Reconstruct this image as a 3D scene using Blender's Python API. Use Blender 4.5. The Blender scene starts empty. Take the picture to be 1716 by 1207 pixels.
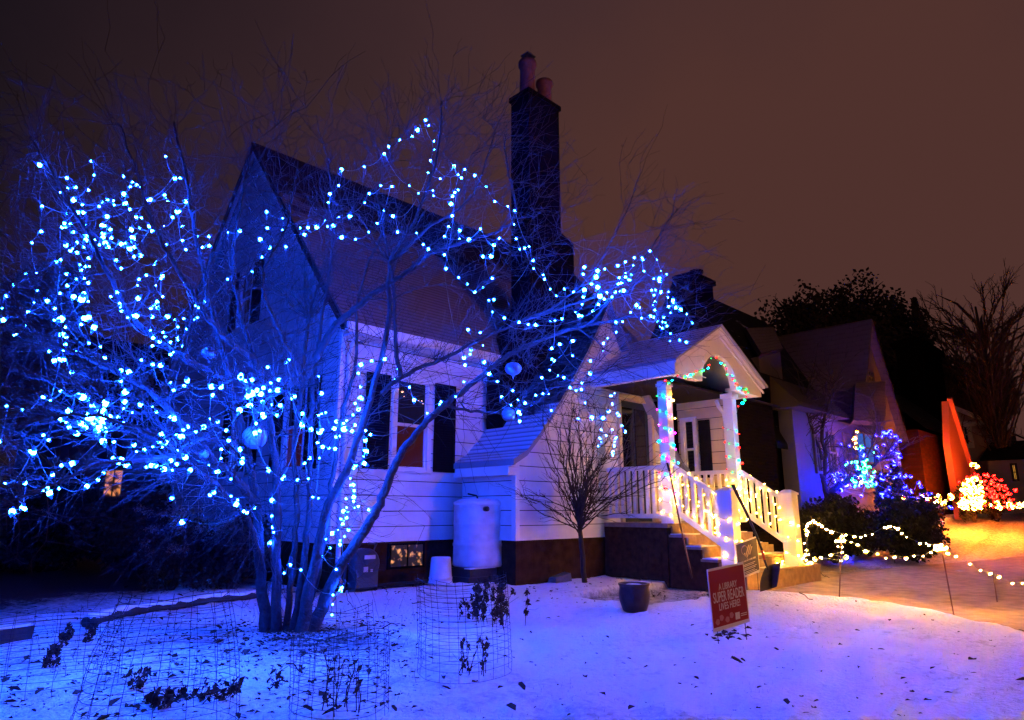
import bpy, math, random
from mathutils import Vector, noise as mn
from math import sin, cos, pi, radians as R
random.seed(7)
S = bpy.context.scene
COL = S.collection
# ---------------------------------------------------------------- camera
FP, HZ, CX, CY, EYE = 1100.0, 856.0, 858.0, 603.5, 1.25
TH = math.atan((HZ - CY) / FP); AZ = R(45.3)
FWD = Vector((cos(AZ) * cos(TH), sin(AZ) * cos(TH), sin(TH)))
RT = Vector((sin(AZ), -cos(AZ), 0)); UP = RT.cross(FWD)
EYEP = Vector((0, 0, EYE))
cd = bpy.data.cameras.new('camera'); cam = bpy.data.objects.new('camera', cd); COL.objects.link(cam)
cam.location = EYEP; cam.rotation_euler = (pi / 2 + TH, 0, AZ - pi / 2)
cd.sensor_width = 36; cd.lens = 36 * FP / 1716; cd.clip_end = 2000; cd.clip_start = .05
S.camera = cam
S.view_settings.view_transform = 'Standard'; S.view_settings.look = 'None'
S.view_settings.exposure = 0; S.view_settings.gamma = 1
S.cycles.sample_clamp_indirect = 4; S.cycles.max_bounces = 5
# ---------------------------------------------------------------- night sky: city glow, strongest low and to the right
W = bpy.data.worlds.new('World'); S.world = W; W.use_nodes = True
nt = W.node_tree; nt.nodes.clear(); N = nt.nodes.new; L = nt.links.new
out = N('ShaderNodeOutputWorld'); bg = N('ShaderNodeBackground'); L(bg.outputs[0], out.inputs[0])
tc = N('ShaderNodeTexCoord'); dt = N('ShaderNodeVectorMath'); dt.operation = 'DOT_PRODUCT'
ga = R(45.3 - 28); ge = R(13)
dt.inputs[1].default_value = (cos(ga) * cos(ge), sin(ga) * cos(ge), sin(ge)); L(tc.outputs['Generated'], dt.inputs[0])
ns = N('ShaderNodeTexNoise'); ns.inputs['Scale'].default_value = 4.5; ns.inputs['Detail'].default_value = 7
L(tc.outputs['Generated'], ns.inputs['Vector'])
ad = N('ShaderNodeMath'); ad.operation = 'MULTIPLY_ADD'; L(ns.outputs[0], ad.inputs[0]); ad.inputs[1].default_value = .13; L(dt.outputs['Value'], ad.inputs[2])
cr = N('ShaderNodeValToRGB'); L(ad.outputs[0], cr.inputs[0]); e = cr.color_ramp.elements
e[0].position = .1; e[0].color = (.006, .004, .007, 1); e[1].position = 1.0; e[1].color = (.078, .031, .026, 1)
for p_, c_ in ((.45, (.010, .0062, .010, 1)), (.68, (.030, .0148, .0185, 1)), (.86, (.053, .0238, .0258, 1))):
    q = e.new(p_); q.color = c_
L(cr.outputs[0], bg.inputs[0]); bg.inputs[1].default_value = 1.0

# ---------------------------------------------------------------- helpers
def ray(x, y): return FWD + RT * ((x - CX) / FP) - UP * ((y - CY) / FP)
def at(x, y, D): return EYEP + ray(x, y) * D
def onz(x, y, z=0.0):
    r = ray(x, y); return EYEP + r * ((z - EYE) / r.z)
def onax(x, y, ax, v):
    r = ray(x, y); return EYEP + r * ((v - EYEP[ax]) / r[ax])
def ondepthz(x, y, D):   # ground point under a pixel column
    p = at(x, y, D); p.z = 0; return p
def tag(o, label=None, cat=None, group=None, kind=None):
    if label: o['label'] = label
    if cat: o['category'] = cat
    if group: o['group'] = group
    if kind: o['kind'] = kind
    return o
def empty(name, loc=(0, 0, 0), label=None, cat=None, group=None):
    o = bpy.data.objects.new(name, None); COL.objects.link(o); o.location = loc; o.empty_display_size = .1
    return tag(o, label, cat, group)
class MB:
    def __init__(s): s.v = []; s.f = []; s.uv = []; s.has = False; s.sm = []; s.gr = []
    def quad(s, a, b, c, d, uv=None, smooth=False):
        n = len(s.v); s.v += [tuple(a), tuple(b), tuple(c), tuple(d)]; s.f.append((n, n + 1, n + 2, n + 3))
        s.uv.append(uv); s.sm.append(smooth)
        if uv: s.has = True
    def tri(s, a, b, c):
        n = len(s.v); s.v += [tuple(a), tuple(b), tuple(c)]; s.f.append((n, n + 1, n + 2)); s.uv.append(None); s.sm.append(False)
    def poly(s, pts):
        n = len(s.v); s.v += [tuple(p) for p in pts]; s.f.append(tuple(range(n, n + len(pts)))); s.uv.append(None); s.sm.append(False)
    def box(s, x0, x1, y0, y1, z0, z1):
        s.hexa([(x0, y0, z0), (x1, y0, z0), (x1, y1, z0), (x0, y1, z0)], [(x0, y0, z1), (x1, y0, z1), (x1, y1, z1), (x0, y1, z1)])
    def hexa(s, b, t):
        n = len(s.v); s.v += [tuple(p) for p in b] + [tuple(p) for p in t]
        for f in ((3, 2, 1, 0), (4, 5, 6, 7), (0, 1, 5, 4), (1, 2, 6, 5), (2, 3, 7, 6), (3, 0, 4, 7)):
            s.f.append(tuple(n + i for i in f)); s.uv.append(None); s.sm.append(False)
    def prism(s, pts, d):  # extrude polygon pts (3D) by vector d
        d = Vector(d); a = [Vector(p) for p in pts]; b = [p + d for p in a]
        s.poly(a[::-1]); s.poly(b)
        for i in range(len(a)):
            j = (i + 1) % len(a); s.quad(a[i], a[j], b[j], b[i])
    def beam(s, p, q, w, h, upv=(0, 0, 1)):
        p = Vector(p); q = Vector(q); d = (q - p).normalized(); u = Vector(upv); sd = d.cross(u).normalized() * w / 2; uu = sd.cross(d).normalized() * h / 2
        s.hexa([p - sd - uu, p + sd - uu, q + sd - uu, q - sd - uu], [p - sd + uu, p + sd + uu, q + sd + uu, q - sd + uu])
    def tube(s, pts, rad, n=6, cap=False):
        pts = [Vector(p) for p in pts]; m = len(pts)
        if m < 2: return
        base = len(s.v); ref = Vector((.31, .17, .93)).normalized()
        for i, p in enumerate(pts):
            d = (pts[min(i + 1, m - 1)] - pts[max(i - 1, 0)])
            if d.length < 1e-7: d = Vector((0, 0, 1))
            d.normalize(); a = d.cross(ref)
            if a.length < .05: a = d.cross(Vector((1, 0, 0)))
            a.normalize(); b = d.cross(a); r = rad[i] if isinstance(rad, (list, tuple)) else rad
            for k in range(n):
                t = 2 * pi * k / n; s.v.append(tuple(p + a * (cos(t) * r) + b * (sin(t) * r)))
        for i in range(m - 1):
            for k in range(n):
                k2 = (k + 1) % n
                s.f.append((base + i * n + k, base + i * n + k2, base + (i + 1) * n + k2, base + (i + 1) * n + k)); s.uv.append(None); s.sm.append(True)
        if cap:
            s.f.append(tuple(base + k for k in range(n))[::-1]); s.uv.append(None); s.sm.append(False)
            s.f.append(tuple(base + (m - 1) * n + k for k in range(n))); s.uv.append(None); s.sm.append(False)
    def lathe(s, prof, c=(0, 0, 0), n=20, ax=(0, 0, 1)):
        c = Vector(c); ax = Vector(ax).normalized(); a = ax.orthogonal().normalized(); b = ax.cross(a); base = len(s.v)
        for r, z in prof:
            for k in range(n):
                t = 2 * pi * k / n; s.v.append(tuple(c + ax * z + a * (cos(t) * r) + b * (sin(t) * r)))
        for i in range(len(prof) - 1):
            for k in range(n):
                k2 = (k + 1) % n
                s.f.append((base + i * n + k, base + i * n + k2, base + (i + 1) * n + k2, base + (i + 1) * n + k)); s.uv.append(None); s.sm.append(True)
    def build(s, name, mat, parent=None, loc=None):
        me = bpy.data.meshes.new(name)
        off = Vector(loc) if loc is not None else (Vector(parent.location) if parent and parent.type == 'EMPTY' else Vector((0, 0, 0)))
        if parent is not None and parent.type != 'EMPTY': off = Vector(parent.get('_o', (0, 0, 0)))
        if loc is not None: off = Vector(loc)
        me.from_pydata([(x - off.x, y - off.y, z - off.z) for x, y, z in s.v], [], s.f)
        me.polygons.foreach_set('use_smooth', s.sm)
        if s.has:
            ul = me.uv_layers.new(name='UVMap'); k = 0
            for f, u in zip(s.f, s.uv):
                for j in range(len(f)):
                    ul.data[k].uv = u[j] if u else (0, 0); k += 1
        me.materials.append(mat)
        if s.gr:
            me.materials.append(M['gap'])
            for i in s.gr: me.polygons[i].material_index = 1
        me.update()
        o = bpy.data.objects.new(name, me); COL.objects.link(o)
        if parent: o.parent = parent
        elif loc is not None: o.location = loc
        if parent and parent.type == 'EMPTY': o['_o'] = tuple(off)
        return o

def mat(name, col, rough=.7, bump=0, bscale=20, var=0, vscale=6, metal=0, spec=.3, col2=None, thr=None, coord='Object'):
    m = bpy.data.materials.new(name); m.use_nodes = True; t = m.node_tree; b = t.nodes['Principled BSDF']
    b.inputs['Roughness'].default_value = rough; b.inputs['Metallic'].default_value = metal; b.inputs['Specular IOR Level'].default_value = spec
    b.inputs['Base Color'].default_value = (*col, 1)
    c = t.nodes.new('ShaderNodeTexCoord')
    if var or col2:
        n = t.nodes.new('ShaderNodeTexNoise'); n.inputs['Scale'].default_value = vscale; n.inputs['Detail'].default_value = 5; t.links.new(c.outputs[coord], n.inputs['Vector'])
        r = t.nodes.new('ShaderNodeValToRGB'); t.links.new(n.outputs[0], r.inputs[0]); t.links.new(r.outputs[0], b.inputs['Base Color'])
        a = r.color_ramp.elements; c2 = col2 or tuple(min(1, x * (1 + var)) for x in col); c1 = col if col2 else tuple(x * (1 - var) for x in col)
        a[0].color = (*c1, 1); a[1].color = (*c2, 1); lo, hi = thr or (.3, .7); a[0].position = lo; a[1].position = hi
    if bump:
        n2 = t.nodes.new('ShaderNodeTexNoise'); n2.inputs['Scale'].default_value = bscale; n2.inputs['Detail'].default_value = 6; t.links.new(c.outputs[coord], n2.inputs['Vector'])
        bp = t.nodes.new('ShaderNodeBump'); bp.inputs['Strength'].default_value = bump; bp.inputs['Distance'].default_value = .02; t.links.new(n2.outputs[0], bp.inputs['Height']); t.links.new(bp.outputs[0], b.inputs['Normal'])
    return m
def emis(name, col, st, base=None):
    m = bpy.data.materials.new(name); m.use_nodes = True; t = m.node_tree; b = t.nodes['Principled BSDF']
    b.inputs['Base Color'].default_value = (*(base or col), 1); b.inputs['Emission Color'].default_value = (*col, 1); b.inputs['Emission Strength'].default_value = st
    b.inputs['Roughness'].default_value = .06; b.inputs['Specular IOR Level'].default_value = .3
    return m
def bulbmat(name, col, st):   # plastic lamp: full light at its belly, weaker towards socket and tip
    m = emis(name, col, st, tuple(x * .5 for x in col)); t = m.node_tree; b = t.nodes['Principled BSDF']
    c = t.nodes.new('ShaderNodeTexCoord'); s = t.nodes.new('ShaderNodeSeparateXYZ'); t.links.new(c.outputs['Generated'], s.inputs[0])
    r = t.nodes.new('ShaderNodeValToRGB'); t.links.new(s.outputs[2], r.inputs[0]); a = r.color_ramp.elements
    a[0].position = 0; a[0].color = (.0008, .0008, .0008, 1); a[1].position = 1; a[1].color = (.001, .001, .001, 1); q = a.new(.3); q.color = (.0025, .0025, .0025, 1); q = a.new(.38); q.color = (1, 1, 1, 1); q = a.new(.58); q.color = (1, 1, 1, 1); q = a.new(.68); q.color = (.003, .003, .003, 1)
    k = t.nodes.new('ShaderNodeMath'); k.operation = 'MULTIPLY'; k.inputs[1].default_value = st; t.links.new(r.outputs[0], k.inputs[0]); t.links.new(k.outputs[0], b.inputs['Emission Strength'])
    return m
def shingle(name, c1, c2, snowamt, row=.15, snowc=(.55, .55, .58), low=None, st=(.5, 2.4)):
    m = bpy.data.materials.new(name); m.use_nodes = True; t = m.node_tree; b = t.nodes['Principled BSDF']; b.inputs['Roughness'].default_value = .85; b.inputs['Specular IOR Level'].default_value = .1
    u = t.nodes.new('ShaderNodeUVMap'); br = t.nodes.new('ShaderNodeTexBrick'); t.links.new(u.outputs[0], br.inputs[0])
    br.inputs['Color1'].default_value = (*c1, 1); br.inputs['Color2'].default_value = (*c2, 1); br.inputs['Mortar'].default_value = (.006, .006, .007, 1)
    br.inputs['Scale'].default_value = 1; br.inputs['Brick Width'].default_value = .3; br.inputs['Row Height'].default_value = row; br.inputs['Mortar Size'].default_value = .012; br.inputs['Mortar Smooth'].default_value = .3
    n = t.nodes.new('ShaderNodeTexNoise'); n.inputs['Scale'].default_value = 1.1; n.inputs['Detail'].default_value = 7; n.inputs['Roughness'].default_value = .62
    mp = t.nodes.new('ShaderNodeMapping'); mp.inputs['Scale'].default_value = (*st, 1); t.links.new(u.outputs[0], mp.inputs[0]); t.links.new(mp.outputs[0], n.inputs['Vector'])
    r = t.nodes.new('ShaderNodeValToRGB'); a = r.color_ramp.elements; a[0].position = .62 - .35 * snowamt; a[1].position = a[0].position + .12; a[0].color = (0, 0, 0, 1); a[1].color = (1, 1, 1, 1); t.links.new(n.outputs[0], r.inputs[0])
    # snow lies on each course, thinner at its lower lip
    sx = t.nodes.new('ShaderNodeSeparateXYZ'); t.links.new(u.outputs[0], sx.inputs[0]); md = t.nodes.new('ShaderNodeMath'); md.operation = 'FRACT'; dv = t.nodes.new('ShaderNodeMath'); dv.operation = 'DIVIDE'; dv.inputs[1].default_value = row
    t.links.new(sx.outputs[1], dv.inputs[0]); t.links.new(dv.outputs[0], md.inputs[0])
    r2 = t.nodes.new('ShaderNodeValToRGB'); a = r2.color_ramp.elements; a[0].position = .1; a[1].position = .5; a[0].color = (.4, .4, .4, 1); a[1].color = (1, 1, 1, 1); t.links.new(md.outputs[0], r2.inputs[0])
    mu = t.nodes.new('ShaderNodeMath'); mu.operation = 'MULTIPLY'; t.links.new(r.outputs[0], mu.inputs[0]); t.links.new(r2.outputs[0], mu.inputs[1])
    if low:   # snow stays on the wing's shallow foot; main roof's also paints glow
        lo = t.nodes.new('ShaderNodeMapRange'); t.links.new(sx.outputs[1], lo.inputs[0]); lo.inputs[1].default_value = low[0]; lo.inputs[2].default_value = low[1]; lo.inputs[3].default_value = .40; lo.inputs[4].default_value = -.12
        ad_ = t.nodes.new('ShaderNodeMath'); ad_.operation = 'ADD'; t.links.new(n.outputs[0], ad_.inputs[0]); t.links.new(lo.outputs[0], ad_.inputs[1]); t.links.new(ad_.outputs[0], r.inputs[0])
    mx = t.nodes.new('ShaderNodeMixRGB'); t.links.new(mu.outputs[0], mx.inputs[0]); t.links.new(br.outputs[0], mx.inputs[1]); mx.inputs[2].default_value = (*snowc, 1); t.links.new(mx.outputs[0], b.inputs['Base Color'])
    bp = t.nodes.new('ShaderNodeBump'); bp.inputs['Strength'].default_value = .6; bp.inputs['Distance'].default_value = .02; t.links.new(md.outputs[0], bp.inputs['Height']); t.links.new(bp.outputs[0], b.inputs['Normal'])
    return m
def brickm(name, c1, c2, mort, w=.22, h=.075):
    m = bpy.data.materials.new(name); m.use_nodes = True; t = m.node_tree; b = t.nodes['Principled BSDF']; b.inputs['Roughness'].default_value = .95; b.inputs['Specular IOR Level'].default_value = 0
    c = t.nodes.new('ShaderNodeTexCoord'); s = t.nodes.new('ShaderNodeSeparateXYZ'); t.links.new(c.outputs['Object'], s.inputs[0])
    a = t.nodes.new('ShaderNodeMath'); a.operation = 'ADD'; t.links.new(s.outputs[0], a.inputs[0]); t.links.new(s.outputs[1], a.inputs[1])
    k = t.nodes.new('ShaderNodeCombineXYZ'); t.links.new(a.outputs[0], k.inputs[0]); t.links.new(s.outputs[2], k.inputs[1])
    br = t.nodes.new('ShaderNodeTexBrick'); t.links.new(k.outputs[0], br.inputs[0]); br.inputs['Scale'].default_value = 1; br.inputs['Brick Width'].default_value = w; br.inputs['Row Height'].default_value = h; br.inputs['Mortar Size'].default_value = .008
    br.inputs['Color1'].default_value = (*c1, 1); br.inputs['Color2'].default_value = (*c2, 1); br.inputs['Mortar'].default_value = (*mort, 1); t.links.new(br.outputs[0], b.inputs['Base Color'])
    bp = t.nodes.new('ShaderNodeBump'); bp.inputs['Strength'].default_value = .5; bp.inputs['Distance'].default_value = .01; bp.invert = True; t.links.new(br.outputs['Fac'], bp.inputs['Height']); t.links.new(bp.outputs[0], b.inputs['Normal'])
    return m

M = dict(
    gap=mat('lap_shadow_strip', (.012, .011, .014), 1, spec=0),  # near-black strip colour, paints the shadow line under each board
    siding=mat('white_siding', (.62, .61, .60), .6, .2, 9, .16, 1.6), trim=mat('white_trim', (.74, .73, .70), .5, .1, 30, .05, 4),
    cream=mat('cream_siding', (.56, .46, .27), .6, .1, 9, .05, 3), shutter=mat('dark_shutter', (.005, .005, .006), .9, 0, 0, .2, 8, spec=.05),
    found=mat('foundation_block', (.036, .018, .010), 1, .6, 14, .3, 5, spec=0), skirt=mat('skirt_board', (.07, .030, .012), 1, .4, 10, .3, 9, spec=0),
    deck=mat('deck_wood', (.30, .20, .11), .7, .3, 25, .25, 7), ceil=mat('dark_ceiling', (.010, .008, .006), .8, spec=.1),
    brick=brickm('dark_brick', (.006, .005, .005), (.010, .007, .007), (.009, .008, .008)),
    clay=mat('clay_pot', (.22, .085, .05), .8, .3, 20, .3, 6), glass=mat('dark_glass', (.006, .007, .009), .08, spec=.6),
    snow=mat('thin_snow', (.70, .71, .74), .6, .6, 30, .06, 5), bark=mat('bark', (.034, .031, .034), .85, .8, 40, .35, 20),
    twig=mat('twig_bark', (.05, .042, .042), .85, spec=.05), dark=mat('dead_stem', (.022, .016, .013), .9), leaf=mat('dead_leaf', (.035, .022, .015), .85, 0, 0, .5, 3),
    wire=mat('galvanised_wire', (.02, .02, .025), .7), cable=mat('light_cable', (.10, .16, .15), .5),
    barrel=mat('pale_barrel', (.56, .56, .58), .6, .3, 14, .2, 4), black=mat('black_plastic', (.01, .01, .011), .5), blk=mat('concrete_block', (.028, .028, .03), .9, .5, 20, .3, 4),
    grey=mat('meter_grey', (.045, .05, .06), .5, .1, 20), soil=mat('bare_soil', (.012, .010, .010), 1, 1, 30, .5, 10),
    glaze=mat('glazed_pot', (.05, .03, .025), .35, .2, 12, .4, 8), rust=mat('rusty_shaft', (.16, .08, .05), .7),
    concrete=mat('old_concrete', (.10, .09, .085), .9, .6, 25, .3, 5), evergreen=mat('evergreen_leaf', (.010, .013, .009), .9, 0, 0, .5, 5),
    farleaf=mat('tree_leaf', (.12, .082, .068), .9, 0, 0, .5, 1), farbark=mat('tree_bark', (.075, .055, .05), .9),
    roof_main=shingle('weathered_shingle', (.025, .018, .016), (.045, .032, .028), .35, .12, snowc=(.20, .165, .17), st=(1.2, 2.0), low=(2.2, 5.4)), roof_wing=shingle('dark_shingle', (.02, .018, .018), (.035, .03, .03), .25, .13, (.62, .62, .66), (.7, 2.3), (.8, 1.6)),
    roof_porch=shingle('snowy_shingle', (.12, .11, .12), (.2, .18, .2), 1.7, .2, (.72, .72, .76)),
    roof_far=shingle('striped_far_roof', (.07, .05, .05), (.12, .09, .09), .8, .22, (.10, .08, .08)), roof_dark=shingle('dark_far_roof', (.004, .0035, .0035), (.007, .006, .006), .0, .3),
    farwall=mat('far_wall', (.07, .06, .06), .8, 0, 0, .1, 1), fargrey=mat('grey_far_wall', (.42, .36, .36), .8), fardark=mat('dark_brick_far', (.004, .003, .003), 1, spec=0),
    redbrick=brickm('red_brick_far', (.022, .006, .005), (.034, .008, .006), (.018, .011, .01), .3, .1), paleg=mat('orange_glow_gable', (.55, .15, .06), .7),  # gable colour carries the orange glow of the lit bush
    silver=mat('satin_globe', (.16, .18, .26), .35, metal=.35), signred=mat('sign_red', (.30, .012, .012), .45, 0, 0, .12, 5), signnavy=mat('sign_slate', (.075, .07, .085), .5),
    ink=mat('sign_white', (.72, .68, .62), .5), gold=mat('sign_tan', (.55, .45, .3), .5), shov=mat('shovel_blade', (.03, .03, .035), .4), redgrip=mat('red_collar', (.5, .06, .03), .5),
)
WINLIT = emis('curtained_window', (.30, .04, .012), .10, (.03, .012, .006)); WINORG = emis('orange_window', (1, .36, .10), .55); WINDIM = emis('dim_pane', (.06, .04, .10), .06, (.01, .01, .012)); WINYEL = emis('yellow_window', (1, .45, .06), .8)
B = {'blue': bulbmat('blue_bulb', (.004, .055, 1), 1600), 'warm': bulbmat('warm_bulb', (1, .47, .04), 560), 'red': bulbmat('red_bulb', (1, .010, .006), 26), 'green': bulbmat('green_bulb', (.012, 1, .10), 18),
     'cyan': bulbmat('cyan_bulb', (.0, .36, 1), 190), 'pink': bulbmat('pink_bulb', (1, .004, .5), 190), 'pathwarm': bulbmat('path_bulb', (1, .42, .05), 900), 'farblue': bulbmat('far_blue_bulb', (.0013, .002, 1), 640),
     'fargreen': bulbmat('far_green_bulb', (.04, 1, .2), 30), 'farred': bulbmat('far_red_bulb', (1, .003, .0022), 110), 'farwarm': bulbmat('far_warm_bulb', (1, .22, .015), 560), 'ice': bulbmat('icicle_bulb', (.012, .08, 1), 420), 'tiny': bulbmat('small_bulb', (1, .5, .15), 6)}

# ---------------------------------------------------------------- street lamp (stands off to the right, behind the photographer)
sl = empty('street_lamp', (13.0, -5.0, 0), 'tall grey street lamp with a glowing sodium head', 'street lamp')
m = MB(); m.tube([(13.0, -5.0, 0), (13.0, -5.0, 3), (13.0, -5.0, 6.3)], [.09, .07, .055], 10); m.tube([(13.0, -5.0, 6.3), (12.6, -4.6, 6.6), (12.1, -4.1, 6.65)], .03, 8); m.build('pole', M['grey'], sl)
m = MB(); m.box(11.7, 12.4, -4.25, -3.95, 6.6, 6.72); m.build('lamp_head', M['grey'], sl)
ld = bpy.data.lights.new('lamp_light', 'POINT'); lo = bpy.data.objects.new('lamp_light', ld); COL.objects.link(lo); lo.parent = sl
ld.energy = 1650; ld.color = (1, .42, .24); ld.shadow_soft_size = .15; lo.location = (-1.0, .9, 6.45)

# ---------------------------------------------------------------- ground sheet
EDGE = [onz(*p) for p in ((1180, 1000), (1240, 992), (1300, 993), (1420, 1003), (1560, 1022), (1716, 1060), (1900, 1130))]
EDGE = [(p.x, p.y) for p in EDGE]
def sd_edge(x, y):   # signed: positive on the walkway side of the lawn's edge
    best = 1e9; sg = -1
    for (x0, y0), (x1, y1) in zip(EDGE, EDGE[1:]):
        dx, dy = x1 - x0, y1 - y0; t = max(0, min(1, ((x - x0) * dx + (y - y0) * dy) / (dx * dx + dy * dy)))
        d = math.hypot(x - x0 - t * dx, y - y0 - t * dy)
        if d < best: best = d; sg = 1 if (dx * (y - y0) - dy * (x - x0)) > 0 else -1
    return best * sg
TRUNK = onz(482, 1066)
def fb(x, y, s, o=0): return mn.noise(Vector((x * s, y * s, o)))
def ss(a, b, x): t = max(0, min(1, (x - a) / (b - a))); return t * t * (3 - 2 * t)
def far_rise(x, y):   # the neighbours' lots lie about a metre higher
    return 1.1 * ss(21.5, 28, x * cos(AZ) + y * sin(AZ)) * ss(7, 11, x - y)
def gz(x, y):
    z = far_rise(x, y) + .035 * fb(x, y, .6) + .024 * fb(x, y, 2.3, 3) + .012 * fb(x, y, 7, 5)
    z += .05 * math.exp(-(((y - 9.0) / .35) ** 2)) * (1 if 4.5 < x < 8.6 else 0) * ss(4.5, 5.2, x)
    if x > 8 and y < 7:
        s = sd_edge(x, y); z += .03 * math.exp(-((s + .1) / .15) ** 2) - .13 * ss(0, .16, s)
    if x > 3 and y < 6: z -= .075 * max(0, mn.noise(Vector((x * 2.2, y * 2.2, 9))) - .12) + .05 * max(0, mn.noise(Vector((x * 4.3, y * 4.3, 2))) - .25)
    return z
def gp(x, y, r=0):
    p = onz(x, y); p.z = gz(p.x, p.y); return p
def axis(lo, a, b, hi, st):
    v = []; x = a
    while x < b: v.append(x); x += st
    k = st; x = b
    while x < hi: v.append(x); k *= 1.28; x += k
    v.append(hi); k = st; x = a; w = []
    while x > lo: k *= 1.28; x -= k; w.append(max(x, lo))
    return w[::-1] + v
xs = axis(-500, -.5, 13, 900, .065); ys = axis(-300, .5, 12, 900, .065)
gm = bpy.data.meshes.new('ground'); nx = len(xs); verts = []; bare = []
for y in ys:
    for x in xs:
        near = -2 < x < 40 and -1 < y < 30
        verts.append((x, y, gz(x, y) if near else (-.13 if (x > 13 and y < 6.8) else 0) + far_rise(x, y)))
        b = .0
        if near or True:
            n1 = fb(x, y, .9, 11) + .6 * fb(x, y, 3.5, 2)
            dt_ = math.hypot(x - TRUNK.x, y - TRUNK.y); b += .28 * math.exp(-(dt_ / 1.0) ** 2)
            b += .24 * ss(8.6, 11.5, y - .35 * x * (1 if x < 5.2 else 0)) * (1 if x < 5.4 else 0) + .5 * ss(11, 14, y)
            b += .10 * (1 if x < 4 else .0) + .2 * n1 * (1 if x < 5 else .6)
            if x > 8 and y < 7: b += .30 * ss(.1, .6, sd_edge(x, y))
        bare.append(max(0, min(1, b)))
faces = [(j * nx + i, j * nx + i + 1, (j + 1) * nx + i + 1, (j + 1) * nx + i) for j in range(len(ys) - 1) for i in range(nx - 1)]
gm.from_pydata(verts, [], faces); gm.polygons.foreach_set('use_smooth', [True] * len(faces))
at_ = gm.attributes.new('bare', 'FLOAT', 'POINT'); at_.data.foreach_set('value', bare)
sm = bpy.data.materials.new('lawn_snow'); sm.use_nodes = True; t = sm.node_tree; b = t.nodes['Principled BSDF']; b.inputs['Roughness'].default_value = .6; b.inputs['Specular IOR Level'].default_value = .25
c = t.nodes.new('ShaderNodeTexCoord'); av = t.nodes.new('ShaderNodeAttribute'); av.attribute_name = 'bare'
n = t.nodes.new('ShaderNodeTexNoise'); n.inputs['Scale'].default_value = 11; n.inputs['Detail'].default_value = 9; n.inputs['Roughness'].default_value = .78; t.links.new(c.outputs['Object'], n.inputs['Vector'])
a = t.nodes.new('ShaderNodeMath'); a.operation = 'ADD'; t.links.new(av.outputs['Fac'], a.inputs[0]); t.links.new(n.outputs[0], a.inputs[1])
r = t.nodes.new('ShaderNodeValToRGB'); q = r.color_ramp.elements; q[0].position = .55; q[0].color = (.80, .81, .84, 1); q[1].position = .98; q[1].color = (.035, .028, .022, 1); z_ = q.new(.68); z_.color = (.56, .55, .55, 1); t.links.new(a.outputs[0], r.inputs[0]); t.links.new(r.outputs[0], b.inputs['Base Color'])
n2 = t.nodes.new('ShaderNodeTexNoise'); n2.inputs['Scale'].default_value = 28; n2.inputs['Detail'].default_value = 6; t.links.new(c.outputs['Object'], n2.inputs['Vector'])
bp = t.nodes.new('ShaderNodeBump'); bp.inputs['Strength'].default_value = 1; bp.inputs['Distance'].default_value = .055; t.links.new(n2.outputs[0], bp.inputs['Height']); t.links.new(bp.outputs[0], b.inputs['Normal'])
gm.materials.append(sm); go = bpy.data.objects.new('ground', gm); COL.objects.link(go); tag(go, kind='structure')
# walkway: trodden thin snow over concrete
wk = MB(); P = [(EDGE[i][0], EDGE[i][1]) for i in range(1, len(EDGE))]
FAR = [onz(*p) for p in ((1352, 948), (1420, 952), (1500, 943), (1600, 936), (1716, 926), (1900, 905))]
rows = 14
for i in range(5):
    for sub in range(8):
        for j in range(rows):
            def pt(tt, w):
                a0 = Vector(P[i]).lerp(Vector(P[i + 1]), tt); f0 = FAR[i].xy.lerp(FAR[i + 1].xy, tt); d = (f0 - a0); a1 = a0 + d.normalized() * .22; r_ = a1.lerp(f0, w); return (r_.x, r_.y, -.105 + .01 * fb(r_.x, r_.y, 2.0) + gz(r_.x, r_.y) * 0 + .012 * fb(r_.x, r_.y, 6))
            t0, t1 = sub / 8, (sub + 1) / 8; w0, w1 = j / rows, (j + 1) / rows
            wk.quad(pt(t0, w0), pt(t1, w0), pt(t1, w1), pt(t0, w1), smooth=True)
wkm = mat('trodden_snow', (.22, .16, .10), .85, .8, 22, 0, 5.0, col2=(.40, .31, .21), thr=(.30, .72))
tag(wk.build('walkway', wkm), kind='structure')
# dark bed of soil under the eaves
m = MB(); pts = [(4.6 + i * .15, 9.22 + .09 * fb(i * .15, 0, 3) + (.5 if i < 5 else 0) * (1 - i / 5)) for i in range(27)]
for (x0, y0), (x1, y1) in zip(pts, pts[1:]): m.quad((x0, y0, .07), (x1, y1, .07), (x1, 9.85, .05), (x0, 9.85, .05))
tag(m.build('flower_bed', M['soil']), kind='structure')

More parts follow.
